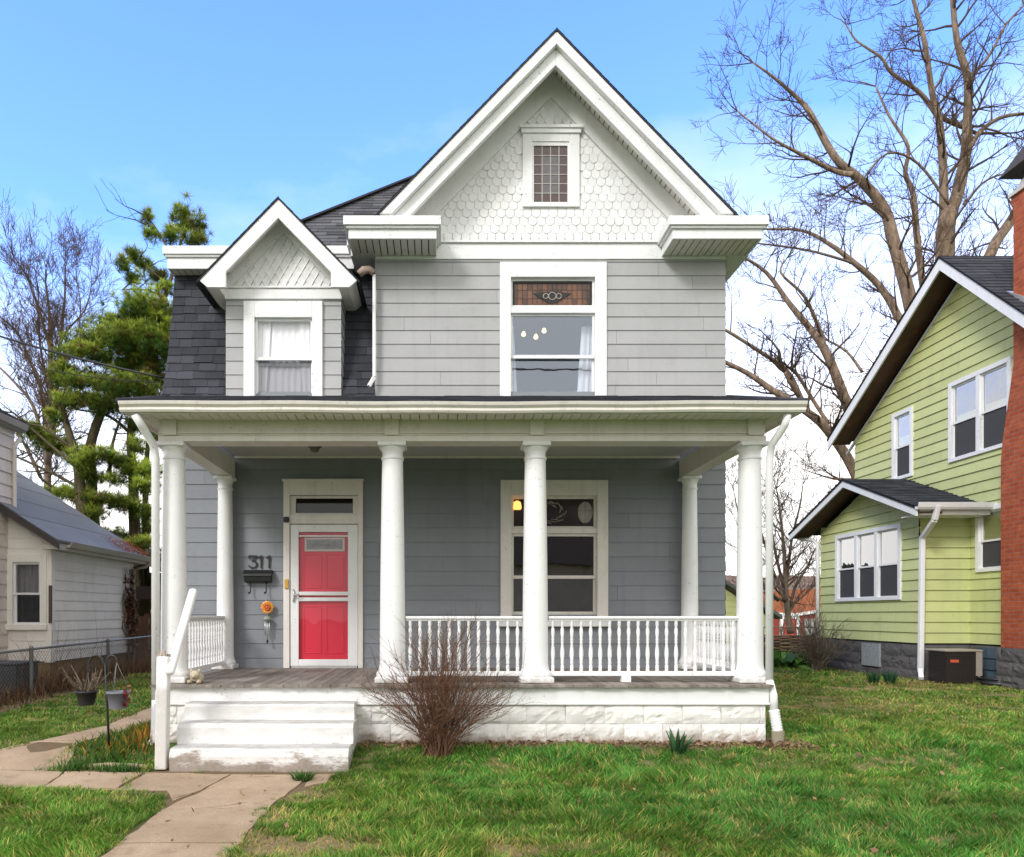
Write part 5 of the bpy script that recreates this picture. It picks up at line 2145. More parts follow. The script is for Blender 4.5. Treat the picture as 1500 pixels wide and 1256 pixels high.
# ================================================================ TREES
def sweep(mb, rr, p, d, L, r, lvl, maxlvl, sides, up=.12, wob=.25, kids=(4, 7), ratio=.52, rmin=.004):
    """one branch with its side branches"""
    n = 5 if lvl < maxlvl else 3
    pts = [p.copy()]
    dirs = []
    q = p.copy()
    dd = d.normalized()
    for i in range(n):
        dd = (dd + Vector((rr.gauss(0, wob), rr.gauss(0, wob), rr.gauss(0, wob) + up)) * .5).normalized()
        q = q + dd * (L / n)
        pts.append(q.copy())
        dirs.append(dd.copy())
    mb.tube(pts, [max(rmin, r * (1 - .85 * i / n)) for i in range(n + 1)], sides if lvl < 2 else 3, cap=False)
    if lvl >= maxlvl:
        return
    for _ in range(rr.randint(*kids)):
        f = rr.uniform(.2, 1.0)
        i = min(n - 1, int(f * n))
        b = pts[i].lerp(pts[i + 1], f * n - i)
        base = dirs[i]
        side = Vector((rr.gauss(0, 1), rr.gauss(0, 1), rr.gauss(0, 1)))
        side = (side - base * side.dot(base)).normalized()
        nd = base * rr.uniform(.5, .9) + side * rr.uniform(.5, .9)
        sweep(mb, rr, b, nd, L * ratio * rr.uniform(.65, 1.2), max(rmin, r * (1 - .7 * f) * .55), lvl + 1, maxlvl, sides, up, wob, kids, ratio, rmin)


def limb_pts(px, y0, rr, dy=.25):
    pts = []
    y = y0
    for u, v in px:
        pts.append(P(u, v, y))
        y += rr.uniform(-dy, dy)
    return pts


def smooth_line(pts, n=4):
    out = []
    m = len(pts)
    for i in range(m - 1):
        p0, p1, p2, p3 = pts[max(i - 1, 0)], pts[i], pts[i + 1], pts[min(i + 2, m - 1)]
        for k in range(n):
            t = k / n
            out.append(.5 * ((2 * p1) + (p2 - p0) * t + (2 * p0 - 5 * p1 + 4 * p2 - p3) * t * t + (3 * p1 - p0 - 3 * p2 + p3) * t ** 3))
    out.append(pts[-1])
    return out


def bare_tree(name, label, root_px, depth, limbs, mat, seed, group=None, twig=(1.0, 2.6), spacing=.42, maxlvl=2, kids=(4, 7), out_bias=None, rmin=.0055, up=.16):
    rr = random.Random(seed)
    root = P(*root_px, depth)
    root.z = .05
    t = thing(name, label, 'tree', root, group)
    big, small = MB(), MB()
    for px, r0, r1, dy in limbs:
        y = depth + dy
        pts = smooth_line(limb_pts(px, y, rr, .3), 4)
        n = len(pts)
        big.tube(pts, [.86 * (r0 + (r1 - r0) * i / (n - 1)) for i in range(n)], 9)
        acc = 0
        tot = sum((b - a).length for a, b in zip(pts[:-1], pts[1:]))
        run = 0
        for i, (a, b) in enumerate(zip(pts[:-1], pts[1:])):
            l = (b - a).length
            acc += l
            run += l
            f = run / tot
            while acc > spacing:
                acc -= spacing
                if f < .12 and r0 > .12:
                    continue
                base = (b - a).normalized()
                side = Vector((rr.gauss(0, 1), rr.gauss(0, 1), rr.gauss(0, .8) + .2))
                side = (side - base * side.dot(base)).normalized()
                nd = base * rr.uniform(.25, .8) + side * rr.uniform(.6, 1)
                rad = (r0 + (r1 - r0) * f)
                sweep(small, rr, a.lerp(b, rr.random()), nd, rr.uniform(*twig) * (1.1 - .35 * f), min(.045, rad * .42), 0, maxlvl, 5, up, .3, kids, .5, rmin)
        # forked end
        for _ in range(3 if r1 < .09 else 0):
            base = (pts[-1] - pts[-2]).normalized()
            sweep(small, rr, pts[-1], base + Vector((rr.gauss(0, .4), rr.gauss(0, .4), rr.gauss(0, .3))), rr.uniform(*twig) * .9, r1 * .8, 0, maxlvl, 5, up, .3, kids, .5, rmin)
    big.build('trunk', mat, t)
    small.build('crown', M['bark_tw'], t)
    return t


D1 = 23.0
bare_tree('bare_tree', 'tall bare tree with many upright limbs behind the green house roof', (1385, 900), D1, [
    ([(1385, 900), (1384, 640), (1384, 374), (1387, 325), (1390, 312)], .34, .27, 0),
    ([(1387, 330), (1391, 312), (1402, 287), (1414, 231), (1416, 199), (1418, 119), (1402, 60), (1394, -20), (1390, -90)], .27, .05, 0),
    ([(1385, 335), (1383, 310), (1382, 255), (1376, 179), (1366, 139), (1354, 60), (1338, 0), (1325, -60)], .18, .04, .3),
    ([(1370, 165), (1346, 135), (1306, 107), (1290, 84), (1255, 60), (1239, 36)], .09, .02, .3),
    ([(1370, 167), (1390, 178), (1412, 187)], .08, .08, .2),
    ([(1415, 222), (1422, 215), (1438, 191), (1470, 171), (1520, 166)], .10, .05, 0),
    ([(1418, 130), (1422, 115), (1450, 80), (1474, 36), (1500, 8)], .07, .03, 0),
    ([(1380, 620), (1346, 374), (1338, 287), (1326, 255), (1330, 215), (1303, 171), (1283, 127)], .13, .025, -.6),
    ([(1382, 700), (1345, 500), (1330, 430), (1310, 358), (1295, 306), (1259, 263), (1223, 231), (1187, 167), (1171, 147), (1135, 115), (1103, 92)], .27, .025, -1.2),
    ([(1250, 256), (1223, 251), (1175, 227), (1131, 203), (1080, 163)], .10, .02, -1.2),
    ([(1390, 860), (1420, 480), (1450, 374), (1482, 322), (1520, 260)], .22, .17, 1.2),
    ([(1412, 300), (1440, 268), (1470, 255), (1500, 250)], .05, .02, .2),
    ([(1390, 300), (1345, 240), (1300, 225), (1262, 265)], .05, .03, -.5),
], M['bark'], 41, 'bare trees behind the green house', (.9, 2.3), .40, 2, (4, 6))
D2 = 20.5
bare_tree('bare_tree', 'leaning bare tree whose limbs reach left towards the porch roof corner', (1290, 900), D2, [
    ([(1300, 900), (1275, 760), (1249, 685), (1212, 630), (1184, 605), (1132, 572), (1095, 547), (1050, 525)], .20, .06, 0),
    ([(1188, 608), (1178, 593), (1153, 544), (1114, 516), (1063, 484), (1030, 470)], .09, .04, 0),
    ([(1176, 590), (1160, 565), (1150, 545)], .07, .06, .1),
    ([(1300, 880), (1262, 650), (1236, 581), (1212, 520), (1190, 486), (1157, 446), (1123, 400), (1086, 375)], .21, .035, .5),
    ([(1210, 515), (1199, 480), (1178, 434), (1144, 400), (1153, 378)], .08, .02, .5),
    ([(1340, 860), (1330, 520), (1314, 462), (1287, 418), (1247, 382), (1215, 358), (1175, 338), (1119, 336)], .17, .03, 1.0),
    ([(1246, 385), (1239, 382), (1179, 366), (1104, 356)], .06, .025, 1.0),
    ([(1214, 622), (1190, 585), (1170, 552), (1160, 542)], .06, .05, -.3),
    ([(1263, 545), (1240, 515), (1214, 500)], .05, .03, .4),
], M['bark'], 43, 'bare trees behind the green house', (.8, 2.0), .42, 2, (4, 6))
bare_tree('bare_tree', 'small many stemmed bare tree in the gap beside the porch', (1158, 925), 25.0, [
    ([(1158, 928), (1152, 880), (1150, 830), (1146, 780), (1140, 730)], .13, .03, 0),
    ([(1154, 900), (1165, 860), (1180, 835), (1196, 800)], .07, .02, .3),
    ([(1150, 880), (1130, 830), (1115, 780), (1100, 740)], .08, .02, -.2),
    ([(1152, 850), (1160, 790), (1172, 740), (1176, 710)], .07, .015, 0),
    ([(1148, 860), (1134, 800), (1128, 740), (1132, 700)], .07, .015, .4),
    ([(1156, 890), (1180, 870), (1200, 850), (1215, 830)], .05, .015, .3),
    ([(1140, 880), (1100, 830), (1085, 770), (1075, 720)], .07, .015, -.4),
], M['bark_dk'], 45, 'bare trees behind the green house', (.8, 1.8), .30, 2, (4, 6), up=.25)
bare_tree('bare_tree', 'fine twigged bare tree with straight rising limbs at the left edge', (66, 900), 27.0, [
    ([(72, 910), (70, 700), (74, 529), (73, 467), (67, 415)], .18, .03, 0),
    ([(78, 640), (88, 510), (95, 434), (95, 383)], .10, .02, .4),
    ([(73, 560), (72, 508), (45, 419), (31, 393)], .08, .02, -.4),
    ([(66, 640), (62, 577), (38, 515), (24, 486), (0, 465)], .10, .025, .2),
    ([(72, 640), (69, 598), (48, 534), (20, 500)], .07, .02, 0),
    ([(70, 680), (50, 598), (19, 558), (-10, 530)], .09, .03, -.5),
    ([(88, 520), (93, 491), (124, 455), (134, 419)], .06, .02, .2),
    ([(60, 700), (30, 640), (0, 600), (-30, 580)], .08, .03, .5),
    ([(106, 650), (95, 620), (84, 590), (76, 560)], .07, .05, .5),
    ([(76, 600), (58, 500), (56, 430), (52, 400)], .06, .015, .3),
    ([(78, 560), (110, 500), (118, 450), (112, 410)], .05, .015, -.3),
], M['bark_dk'], 47, None, (.9, 2.1), .30, 2, (5, 8), up=.32)

# pine behind the white house
DP = 21.0
rt = P(150, 900, DP)
rt.z = .05
pine = thing('pine_tree', 'tall open pine with long dark green needle clumps behind the white house', 'tree', rt)
rr = random.Random(55)
mb = MB()
trunks = [([(150, 905), (124, 760), (118, 724), (115, 686), (105, 647), (94, 609), (88, 570)], .22, .06, -.4),
          ([(155, 905), (136, 760), (134, 700), (132, 655), (150, 600), (170, 560), (205, 500), (240, 440), (258, 380), (270, 335)], .20, .03, 0),
          ([(205, 905), (197, 770), (195, 695), (191, 638), (205, 570), (225, 500)], .20, .05, .5),
          ([(215, 905), (213, 740), (216, 660), (222, 600)], .12, .05, .9),
          ([(160, 700), (165, 650), (178, 610)], .06, .03, 0),
          ([(132, 700), (110, 660), (80, 640)], .05, .03, -.3), ([(196, 640), (160, 610), (110, 600)], .06, .02, .3),
          ([(250, 420), (225, 400), (205, 380)], .04, .015, .1), ([(258, 385), (235, 345), (217, 318)], .04, .015, .1),
          ([(230, 470), (175, 480), (150, 500)], .05, .02, 0), ([(245, 440), (215, 425), (180, 425)], .04, .015, .2),
          ([(200, 580), (240, 560), (258, 540)], .05, .03, .3), ([(120, 720), (80, 715), (55, 695)], .05, .02, -.2),
          ([(195, 740), (150, 735), (125, 740)], .05, .02, .3), ([(118, 690), (60, 640), (20, 605)], .05, .02, -.6),
          ([(110, 660), (60, 625), (20, 622), (0, 618)], .04, .02, -.5), ([(150, 735), (90, 700), (30, 672), (20, 668)], .05, .02, -.3)]
for px, r0, r1, dy in trunks:
    pts = smooth_line(limb_pts(px, DP + dy, rr, .15), 3)
    mb.tube(pts, [r0 + (r1 - r0) * i / (len(pts) - 1) for i in range(len(pts))], 8)
    for i in range(4, len(pts), 2):
        if r0 < .15 or i > 6:
            sweep(mb, rr, pts[i], Vector((rr.gauss(0, 1), rr.gauss(0, 1), .2)), rr.uniform(.6, 1.4), .025, 1, 2, 4, .05, .3, (2, 4), .6, .006)
mb.build('trunk', M['pine_bark'], pine)
CL = [(270, 325, 14, 22, .55), (292, 335, 12, 16, .4), (250, 345, 10, 12, .45), (285, 352, 14, 8, .5), (216, 322, 5, 10, .35), (222, 345, 8, 8, .3), (197, 375, 10, 8, .4), (210, 390, 10, 8, .45), (180, 388, 7, 8, .35), (233, 405, 14, 7, .4), (200, 410, 10, 6, .35), (240, 425, 14, 6, .45),
      (215, 452, 34, 15, 1), (240, 470, 24, 20, 1), (195, 470, 20, 14, .9), (225, 500, 34, 20, 1.1), (250, 515, 12, 20, 1), (165, 470, 18, 8, .6), (155, 492, 24, 9, .9), (180, 500, 24, 14, 1), (205, 520, 22, 12, 1), (130, 500, 22, 7, .7), (112, 512, 16, 8, .9),
      (145, 522, 34, 10, 1), (190, 538, 30, 12, 1), (225, 545, 18, 16, .9), (95, 545, 12, 10, .9), (85, 555, 10, 8, .8), (110, 560, 20, 6, .7), (140, 560, 36, 9, 1), (185, 568, 34, 12, 1), (215, 578, 20, 12, .8), (120, 585, 24, 8, .9), (155, 595, 30, 12, 1), (95, 590, 14, 10, .8), (80, 612, 8, 8, .6),
      (45, 630, 12, 9, .8), (62, 642, 22, 8, .9), (85, 655, 24, 9, 1), (110, 668, 16, 10, 1), (122, 680, 14, 14, 1), (150, 668, 20, 8, 1), (175, 676, 16, 6, .8), (200, 655, 12, 12, .4), (190, 690, 18, 9, .9), (218, 690, 14, 12, .8), (132, 700, 16, 8, .9), (165, 705, 16, 6, .5), (210, 715, 18, 8, .8),
      (85, 722, 20, 6, .9), (110, 728, 22, 7, 1), (135, 735, 16, 10, 1), (165, 735, 20, 7, .8), (190, 742, 20, 8, 1), (215, 755, 14, 10, .9), (130, 765, 14, 14, .7), (150, 785, 20, 7, 1), (180, 792, 28, 9, 1), (210, 800, 18, 10, 1), (215, 775, 10, 10, .7), (140, 752, 12, 8, .8), (230, 640, 10, 20, .5), (200, 625, 16, 10, .45)]
bases, ups, hs, cols, cards = [], [], [], [], []
s = DP / F
for (u, v, ru, rv, dens) in CL:
    c = P(u, v, DP + rng.normal(0, .5))
    nt = int(ru * rv * .36 * dens) + 16
    tone = rng.uniform(.7, 1.25)
    for k in range(nt):
        g = rng.normal(0, .60, 3)
        p = np.array(c) + np.array([g[0] * ru * s, g[1] * max(ru, 14) * s * .9, g[2] * rv * s])
        m = 40
        d = rng.normal(0, 1, (m, 3)) * np.array([1, 1, .7]) + np.array([rng.normal(0, .6), rng.normal(0, .6), .45])
        d /= np.linalg.norm(d, axis=1)[:, None]
        bases.append(p[None] + d * .02)
        ups.append(d)
        hs.append(np.full(m, .20) * (.7 + .5 * rng.random(m)))
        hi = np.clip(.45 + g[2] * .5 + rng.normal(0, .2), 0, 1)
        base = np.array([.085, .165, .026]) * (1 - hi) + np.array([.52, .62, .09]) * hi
        if rng.random() < .10:
            base = np.array([.24, .17, .05])
        cols.append(np.tile(base * tone, (m, 1)) * (.7 + .6 * rng.random((m, 1))))
bases, ups, hs, cols = (np.concatenate(q) for q in (bases, ups, hs, cols))
blades_mesh('crown', M['needle'], bases, hs, np.full(len(hs), .017), np.zeros((len(hs), 2)), cols, pine, rt, 0, up=ups)

# ================================================================ GROUND, PATH, GRASS
gxs = np.unique(np.concatenate([np.linspace(-400, -40, 10), np.linspace(-40, -9, 18), np.arange(-9, 12.5, .07), np.linspace(12.6, 40, 22), np.linspace(40, 400, 10)]))
gys = np.unique(np.concatenate([np.linspace(-120, 0, 12), np.linspace(0, 3.6, 8), np.arange(3.6, 15, .07), np.linspace(15, 45, 40), np.linspace(50, 900, 14)]))
GXm, GYm = np.meshgrid(gxs, gys, indexing='ij')
PATHS = [[(-2.17, 2.0), (-1.33, 2.0), (-1.33, 5.9), (-1.15, 6.35), (-.95, 6.62), (-.95, 7.0), (-2.75, 7.0), (-2.75, 6.2), (-2.30, 6.15), (-2.17, 5.6)],
         [(-8, 6.36), (-4.5, 6.36), (-3.2, 6.36), (-2.76, 6.25), (-2.76, 6.95), (-3.6, 7.0), (-4.2, 7.1), (-8, 7.1)],
         [(-4.75, 7.05), (-3.9, 7.05), (-3.74, 7.6), (-3.60, 8.8), (-3.55, 11), (-4.1, 11), (-4.05, 8.8), (-4.3, 7.6)]]


def inside(poly, x, y, grow=0.0):
    x = np.asarray(x)
    y = np.asarray(y)
    r = np.zeros(x.shape, bool)
    cx = sum(p[0] for p in poly) / len(poly)
    cy = sum(p[1] for p in poly) / len(poly)
    n = len(poly)
    for i in range(n):
        (x1, y1), (x2, y2) = poly[i], poly[(i + 1) % n]
        if y1 == y2:
            continue
        c = ((y1 > y) != (y2 > y)) & (x < (x2 - x1) * (y - y1) / (y2 - y1) + x1)
        r ^= c
    return r


def on_path(x, y, j=.0):
    xx = x + (fbm(x * 3, y * 3, 21, 2) - .5) * j
    yy = y + (fbm(x * 3 + 40, y * 3, 22, 2) - .5) * j
    r = np.zeros(np.shape(x), bool)
    for p in PATHS:
        r |= inside(p, xx, yy)
    return r


def dry_mask(x, y):
    m = .75 * sstep(.62, .70, fbm(x * 2.6, y * 4.4, 31, 5)) * (.35 + .65 * sstep(7.5, 10, y))
    m = m * (1 + .0 * x)
    m = np.maximum(m, .6 * sstep(.63, .72, fbm(x * 5.5, y * 8.5, 35, 3)))
    for (cx, cy, rx, ry, a) in ((-1.05, 5.4, .38, .85, 1), (-.55, 5.75, .35, .2, .5), (-.15, 4.76, .75, .16, 1.6), (.15, 4.8, .4, .12, 1.5), (-.95, 4.9, .3, .3, 1.4), (.35, 4.95, .3, .1, .6), (.2, 5.6, .4, .1, .35), (-2.9, 6.05, .9, .10, .7), (-3.6, 5.9, .5, .08, .5), (-1.2, 6.1, .3, .3, .8),
                                (1.7, 5.2, .5, .1, .2), (4.1, 9.2, .9, .2, .4), (5.2, 8.3, .8, .15, .4), (3.7, 11.5, 1.2, .4, .8), (6.2, 10.5, 1.2, .4, .7), (7.4, 12.4, 1.6, .35, 1), (8.5, 13.1, 1.3, .3, 1), (6.6, 14.2, 1.4, .3, .9), (5.6, 16.8, 1.5, .3, .6),
                                (-4.6, 7.6, .5, .14, .8), (-4.2, 8.4, .4, .15, .6), (-4.0, 9.9, .5, .25, .8), (-3.2, 8.3, .3, .8, .6), (-6.3, 12, .35, 4, 1)):
        d = ((x - cx) / rx) ** 2 + ((y - cy) / ry) ** 2
        m = np.maximum(m, 1.15 * a * np.exp(-d * .7) * sstep(.36, .62, fbm(x * 4.5, y * 7.5, 33, 4)))
    return np.clip(m, 0, 1)


def bed_mask(x, y):
    e = (fbm(x * 2.5, y * 2.5, 41, 2) - .5) * .25
    front = sstep(7.50, 7.60, y + e) * (y < 7.85) * (x > -.95) * (x < 3.7)
    side = sstep(.35, .1, np.abs(x - 3.62 + e)) * (y > 7.5) * (y < 20)
    left = sstep(.25, .05, np.abs(x + 3.2)) * (y > 7.6) * (y < 12)
    fence = np.where((x < -6.0 + e * 2) & (y > 8.2), 1, 0) * .8
    gh_ = sstep(.5, .15, np.abs(x - 9.0)) * (y > 13.2) * (y < 17.6) * .6
    return np.clip(np.maximum.reduce([front, side * .8, left, fence, gh_]), 0, 1)


gz = ground_z(GXm, GYm)
far = sstep(16, 40, GYm)
gz = gz - .25 * sstep(22, 40, GYm)
nx_, ny_ = GXm.shape
idx = np.arange(nx_ * ny_).reshape(nx_, ny_)
q = np.stack([idx[:-1, :-1], idx[1:, :-1], idx[1:, 1:], idx[:-1, 1:]], -1).reshape(-1, 4)
me = bpy.data.meshes.new('ground')
me.vertices.add(nx_ * ny_)
me.vertices.foreach_set('co', np.stack([GXm, GYm, gz], -1).astype(np.float32).ravel())
me.loops.add(len(q) * 4)
me.loops.foreach_set('vertex_index', q.astype(np.int32).ravel())
me.polygons.add(len(q))
me.polygons.foreach_set('loop_start', (np.arange(len(q)) * 4).astype(np.int32))
me.polygons.foreach_set('loop_total', np.full(len(q), 4, np.int32))
me.update(calc_edges=True)
at = me.attributes.new('cover', 'FLOAT_COLOR', 'POINT')
cv = np.zeros((nx_ * ny_, 4), np.float32)
cv[:, 0] = dry_mask(GXm, GYm).ravel()
cv[:, 1] = np.clip(bed_mask(GXm, GYm) + .9 * on_path(GXm, GYm, .0), 0, 1).ravel()
cv[:, 3] = 1
at.data.foreach_set('color', cv.ravel())
me.materials.append(M['ground'])
go = bpy.data.objects.new('ground', me)
col.objects.link(go)
tag(go, 'uneven front lawn soil running back between the houses', kind='structure')

# concrete slabs of the walk
mb = MB()
rr = random.Random(17)


def slab(poly, dz=0.0, tint=1.0, th=.09):
    top = []
    for i in range(len(poly)):
        (x1, y1), (x2, y2) = poly[i], poly[(i + 1) % len(poly)]
        n = max(1, int(math.hypot(x2 - x1, y2 - y1) / .12))
        for k in range(n):
            t = k / n
            top.append((x1 + (x2 - x1) * t + (rr.uniform(-.014, .014) if k else rr.uniform(-.01, .01)), y1 + (y2 - y1) * t + (rr.uniform(-.014, .014) if k else rr.uniform(-.01, .01))))
    cx = sum(p[0] for p in top) / len(top)
    cy = sum(p[1] for p in top) / len(top)
    n = len(top)
    tx, ty = rr.uniform(-.005, .005), rr.uniform(-.005, .005)
    zf = lambda x, y: float(ground_z(x, y)) + .009 + dz * .4 + tx * (x - cx) + ty * (y - cy)
    v = [(x, y, zf(x, y)) for x, y in top] + [(x, y, zf(x, y) - th) for x, y in top] + [(cx, cy, zf(cx, cy) + .002)]
    f = [(i, (i + 1) % n, 2 * n) for i in range(n)] + [(i, i + n, (i + 1) % n + n, (i + 1) % n) for i in range(n)]
    mb.add(v, f, tint)


g = .012
slab([(-2.17, 2.2), (-1.34, 2.2), (-1.34, 3.55), (-2.17, 3.55)])
slab([(-2.17, 3.57), (-1.35, 3.57), (-1.35, 4.93), (-2.15, 4.90)], 0, 1.0)
slab([(-2.15, 4.92), (-1.35, 4.95), (-1.34, 5.72), (-2.14, 5.70)], .004, .95)
slab([(-2.14, 5.72), (-1.34, 5.74), (-1.20, 6.85), (-1.95, 6.85), (-2.02, 6.3)], .0, 1.06)
slab([(-1.19, 6.40), (-1.02, 6.58), (-.98, 6.86), (-1.17, 6.86)], -.004, .9)
slab([(-2.16, 5.95), (-2.04, 6.30), (-1.97, 6.85), (-2.78, 6.92), (-2.78, 6.30), (-2.35, 6.28)], -.005, .95)
slab([(-2.80, 6.32), (-2.80, 6.90), (-3.55, 6.94), (-3.45, 6.36)], .01, 1.04)
slab([(-3.47, 6.36), (-3.57, 6.94), (-4.6, 7.0), (-4.6, 6.38)], 0, 1.0)
slab([(-4.62, 6.38), (-4.62, 7.0), (-6.2, 7.1), (-6.2, 6.4)], 0, .97)
slab([(-4.75, 7.09), (-4.62, 7.02), (-3.60, 6.97), (-3.60, 7.05), (-3.78, 7.75), (-4.25, 7.8)], -.004, .96)
slab([(-4.24, 7.82), (-3.77, 7.77), (-3.62, 8.85), (-4.06, 8.9)], 0, 1.02)
slab([(-4.06, 8.92), (-3.62, 8.87), (-3.56, 11), (-4.1, 11)], 0, 1)
pth = mb.build('path', M['concrete'])
tag(pth, 'cracked tan concrete walk to the steps with branches to the left', kind='structure')
# thin edging stone beside the bed at the steps
ed = MB()
ed.tube([(-3.45, 7.07, -.12), (-3.2, 7.06, -.105), (-2.9, 7.04, -.11), (-2.78, 7.02, -.12)], [.022, .03, .028, .02], 6)
tag(ed.build('edging_stone', M['concrete']), 'thin pale edging strip of the little bed left of the steps', 'edging')


# grass ---------------------------------------------------------------
def scatter(x0, x1, y0, y1, dens):
    n = int((x1 - x0) * (y1 - y0) * dens)
    return x0 + rng.random(n) * (x1 - x0), y0 + rng.random(n) * (y1 - y0)


def in_view(x, y):
    u = U0 + F * x / y
    return (u > -60) & (u < 1560)


GB, GH_, GW, GL_, GC = [], [], [], [], []
for (x0, x1, y0, y1, dens, hk_, wk) in ((-5.4, 6.2, 4.35, 5.6, 9000, 1.15, .0058), (-6, 7.6, 5.6, 7.0, 7000, 1.1, .0065), (-7.4, 9.0, 7.0, 9.3, 4000, .95, .0080), (-7.2, 12, 9.3, 14.6, 1900, .85, .011), (-9, 13, 14.6, 24, 420, .9, .018), (-12, 16, 24, 42, 60, 1.2, .05)):
    x, y = scatter(x0, x1, y0, y1, dens)
    uu = U0 + F * x / y
    k = in_view(x, y) | ((uu > -480) & (uu < 1980) & (rng.random(len(x)) < .45))
    k &= ~((x > -3.1) & (x < 3.58) & (y > 7.62) & (y < 21))
    k &= ~((x > -2.68) & (x < -.84) & (y > 6.92) & (y < 7.7))
    k &= ~((x > 8.98) & (y > 13.6) & (y < 17.6)) & ~((x > 9.7) & (y > 10.85) & (y < 17.6)) & ~((x < -7.1) & (y > 8))
    x, y = x[k], y[k]
    dm = dry_mask(x, y)
    bm_ = bed_mask(x, y)
    pm = on_path(x, y, .34) & on_path(x, y, .10)
    clump = fbm(x * 2.6, y * 2.6, 51, 3)
    big = sstep(.56, .72, fbm(x * .9 + 7, y * .9, 53, 3))
    p = (1 - .68 * dm) * (1 - .9 * bm_) * (.35 + 1.0 * clump) * np.where(pm, .0, 1)
    keep = rng.random(len(x)) < p
    x, y, dm, clump, big = x[keep], y[keep], dm[keep], clump[keep], big[keep]
    n = len(x)
    tall = sstep(.60, .74, fbm(x * 1.7, y * 1.7 + 3, 57, 3))
    h = (.018 + .045 * rng.random(n) * (.4 + 1.2 * clump) + .095 * tall * rng.random(n)) * hk_ * (1 - .45 * dm)
    la = fbm(x * 3, y * 3, 61, 2) * 12 + rng.normal(0, .9, n)
    lm = h * (.35 + .9 * rng.random(n))
    le = np.stack([np.cos(la) * lm, np.sin(la) * lm], 1)
    z = ground_z(x, y) - .25 * sstep(22, 40, y)
    GB.append(np.stack([x, y, z - .004], 1))
    GH_.append(h)
    GW.append(wk * (.6 + .8 * rng.random(n)))
    GL_.append(le)
    v = rng.random((n, 1))
    tone = 1.14 * ((.62 + .75 * fbm(x * .8, y * .8, 63, 3)) * (.55 + .9 * fbm(x * 5, y * 7, 64, 3)))[:, None]
    gcol = np.array([.048, .145, .012]) * (1 - v ** 1.5) + np.array([.215, .375, .050]) * v ** 1.5
    blue = sstep(.5, .7, fbm(x * .6 + 9, y * .6, 67, 2))[:, None]
    gcol = gcol * (1 - .22 * blue * np.array([1.5, .2, -.5]))
    yel = (rng.random(n) < (.11 + .62 * dm + .16 * sstep(7.5, 11, y)))[:, None]
    gcol = np.where(yel, np.array([.44, .34, .10]) * (.5 + .8 * v), gcol)
    GC.append(gcol * tone)
gr_ = blades_mesh('grass', M['grass'], np.concatenate(GB), np.concatenate(GH_), np.concatenate(GW), np.concatenate(GL_), np.concatenate(GC))
tag(gr_, 'patchy green spring grass with straw coloured bare spots', 'grass', kind='stuff')
# straw lying flat in the bare spots
x, y = scatter(-4.2, 6, 4.35, 9, 1500)
k = in_view(x, y) & (rng.random(len(x)) < dry_mask(x, y) * .9 + .02) & ~on_path(x, y, .2) & ~((x > -3.1) & (y > 7.3))
x, y = x[k], y[k]
n = len(x)
a = rng.random(n) * 6.283
l = .03 + .06 * rng.random(n)
o = blades_mesh('straw', M['dry'], np.stack([x, y, ground_z(x, y) + .002], 1), .003 + .018 * rng.random(n), np.full(n, .0035), np.stack([np.cos(a) * l, np.sin(a) * l], 1), np.array([.42, .31, .16])[None] * (.45 + .8 * rng.random((n, 1))))
tag(o, 'flattened tan straw in the bare lawn patches', 'straw', kind='stuff')

# little bed left of the steps: mixed yellow and green weeds
n = 2300
x = -3.25 + rng.normal(0, .26, n)
y = 7.15 + rng.random(n) ** .8 * 1.7
k = (x > -3.72) & (x < -2.88) & ~on_path(x, y, .05) & ~((x > -3.05) & (y > 7.6))
x, y = x[k], y[k]
n = len(x)
yel = sstep(-3.4, -3.08, x) * sstep(7.2, 7.7, y)
v = rng.random((n, 1))
cl = np.where((rng.random(n) < .15 + .75 * yel)[:, None], np.array([.42, .22, .025]) * (.5 + .9 * v), np.array([.06, .13, .022]) * (.5 + v))
h = (.06 + .13 * rng.random(n)) * (.7 + .6 * yel)
le = rng.normal(0, .05, (n, 2))
o = blades_mesh('weeds', M['leaf'], np.stack([x, y, ground_z(x, y)], 1), h, np.full(n, .011) * (.6 + rng.random(n)), le, cl)
tag(o, 'yellow and green weeds in the bed left of the steps', 'weeds', kind='stuff')
# green tufts spilling on the walk
tx = np.concatenate([rng.normal(c0, .09, 90) for c0 in (-3.52, -3.44, -3.1, -2.95, -3.25)])
ty = np.concatenate([rng.normal(c0, .05, 90) for c0 in (6.98, 7.05, 6.97, 6.95, 7.2)])
n = len(tx)
o = blades_mesh('tufts', M['leaf'], np.stack([tx, ty, ground_z(tx, ty)], 1), .04 + .09 * rng.random(n), np.full(n, .01), rng.normal(0, .04, (n, 2)), np.array([.06, .15, .025])[None] * (.5 + .9 * rng.random((n, 1))))
tag(o, 'bright green tufts along the edging strip and walk', 'weeds', kind='stuff')

# dead stems along the chain link fence
n = 5200
x = -6.55 + rng.normal(0, .28, n)
y = 8.6 + rng.random(n) * 9.2
k = (x > -7.1) & (x < -5.9)
x, y = x[k], y[k]
n = len(x)
hh = (.10 + .28 * rng.random(n) ** 2) * (.6 + .9 * fbm(x, y * .9, 71, 2))
hh = np.where(rng.random(n) < .03, hh * 3.2, hh)
cl = np.array([.17, .095, .045])[None] * (.35 + 1.1 * rng.random((n, 1)))
o = blades_mesh('dead_weeds', M['dry'], np.stack([x, y, ground_z(x, y)], 1), hh, np.full(n, .010), rng.normal(0, .10, (n, 2)) * hh[:, None] * 3, cl)
tag(o, 'dry brown weeds matted along the chain link fence', 'weeds', kind='stuff')

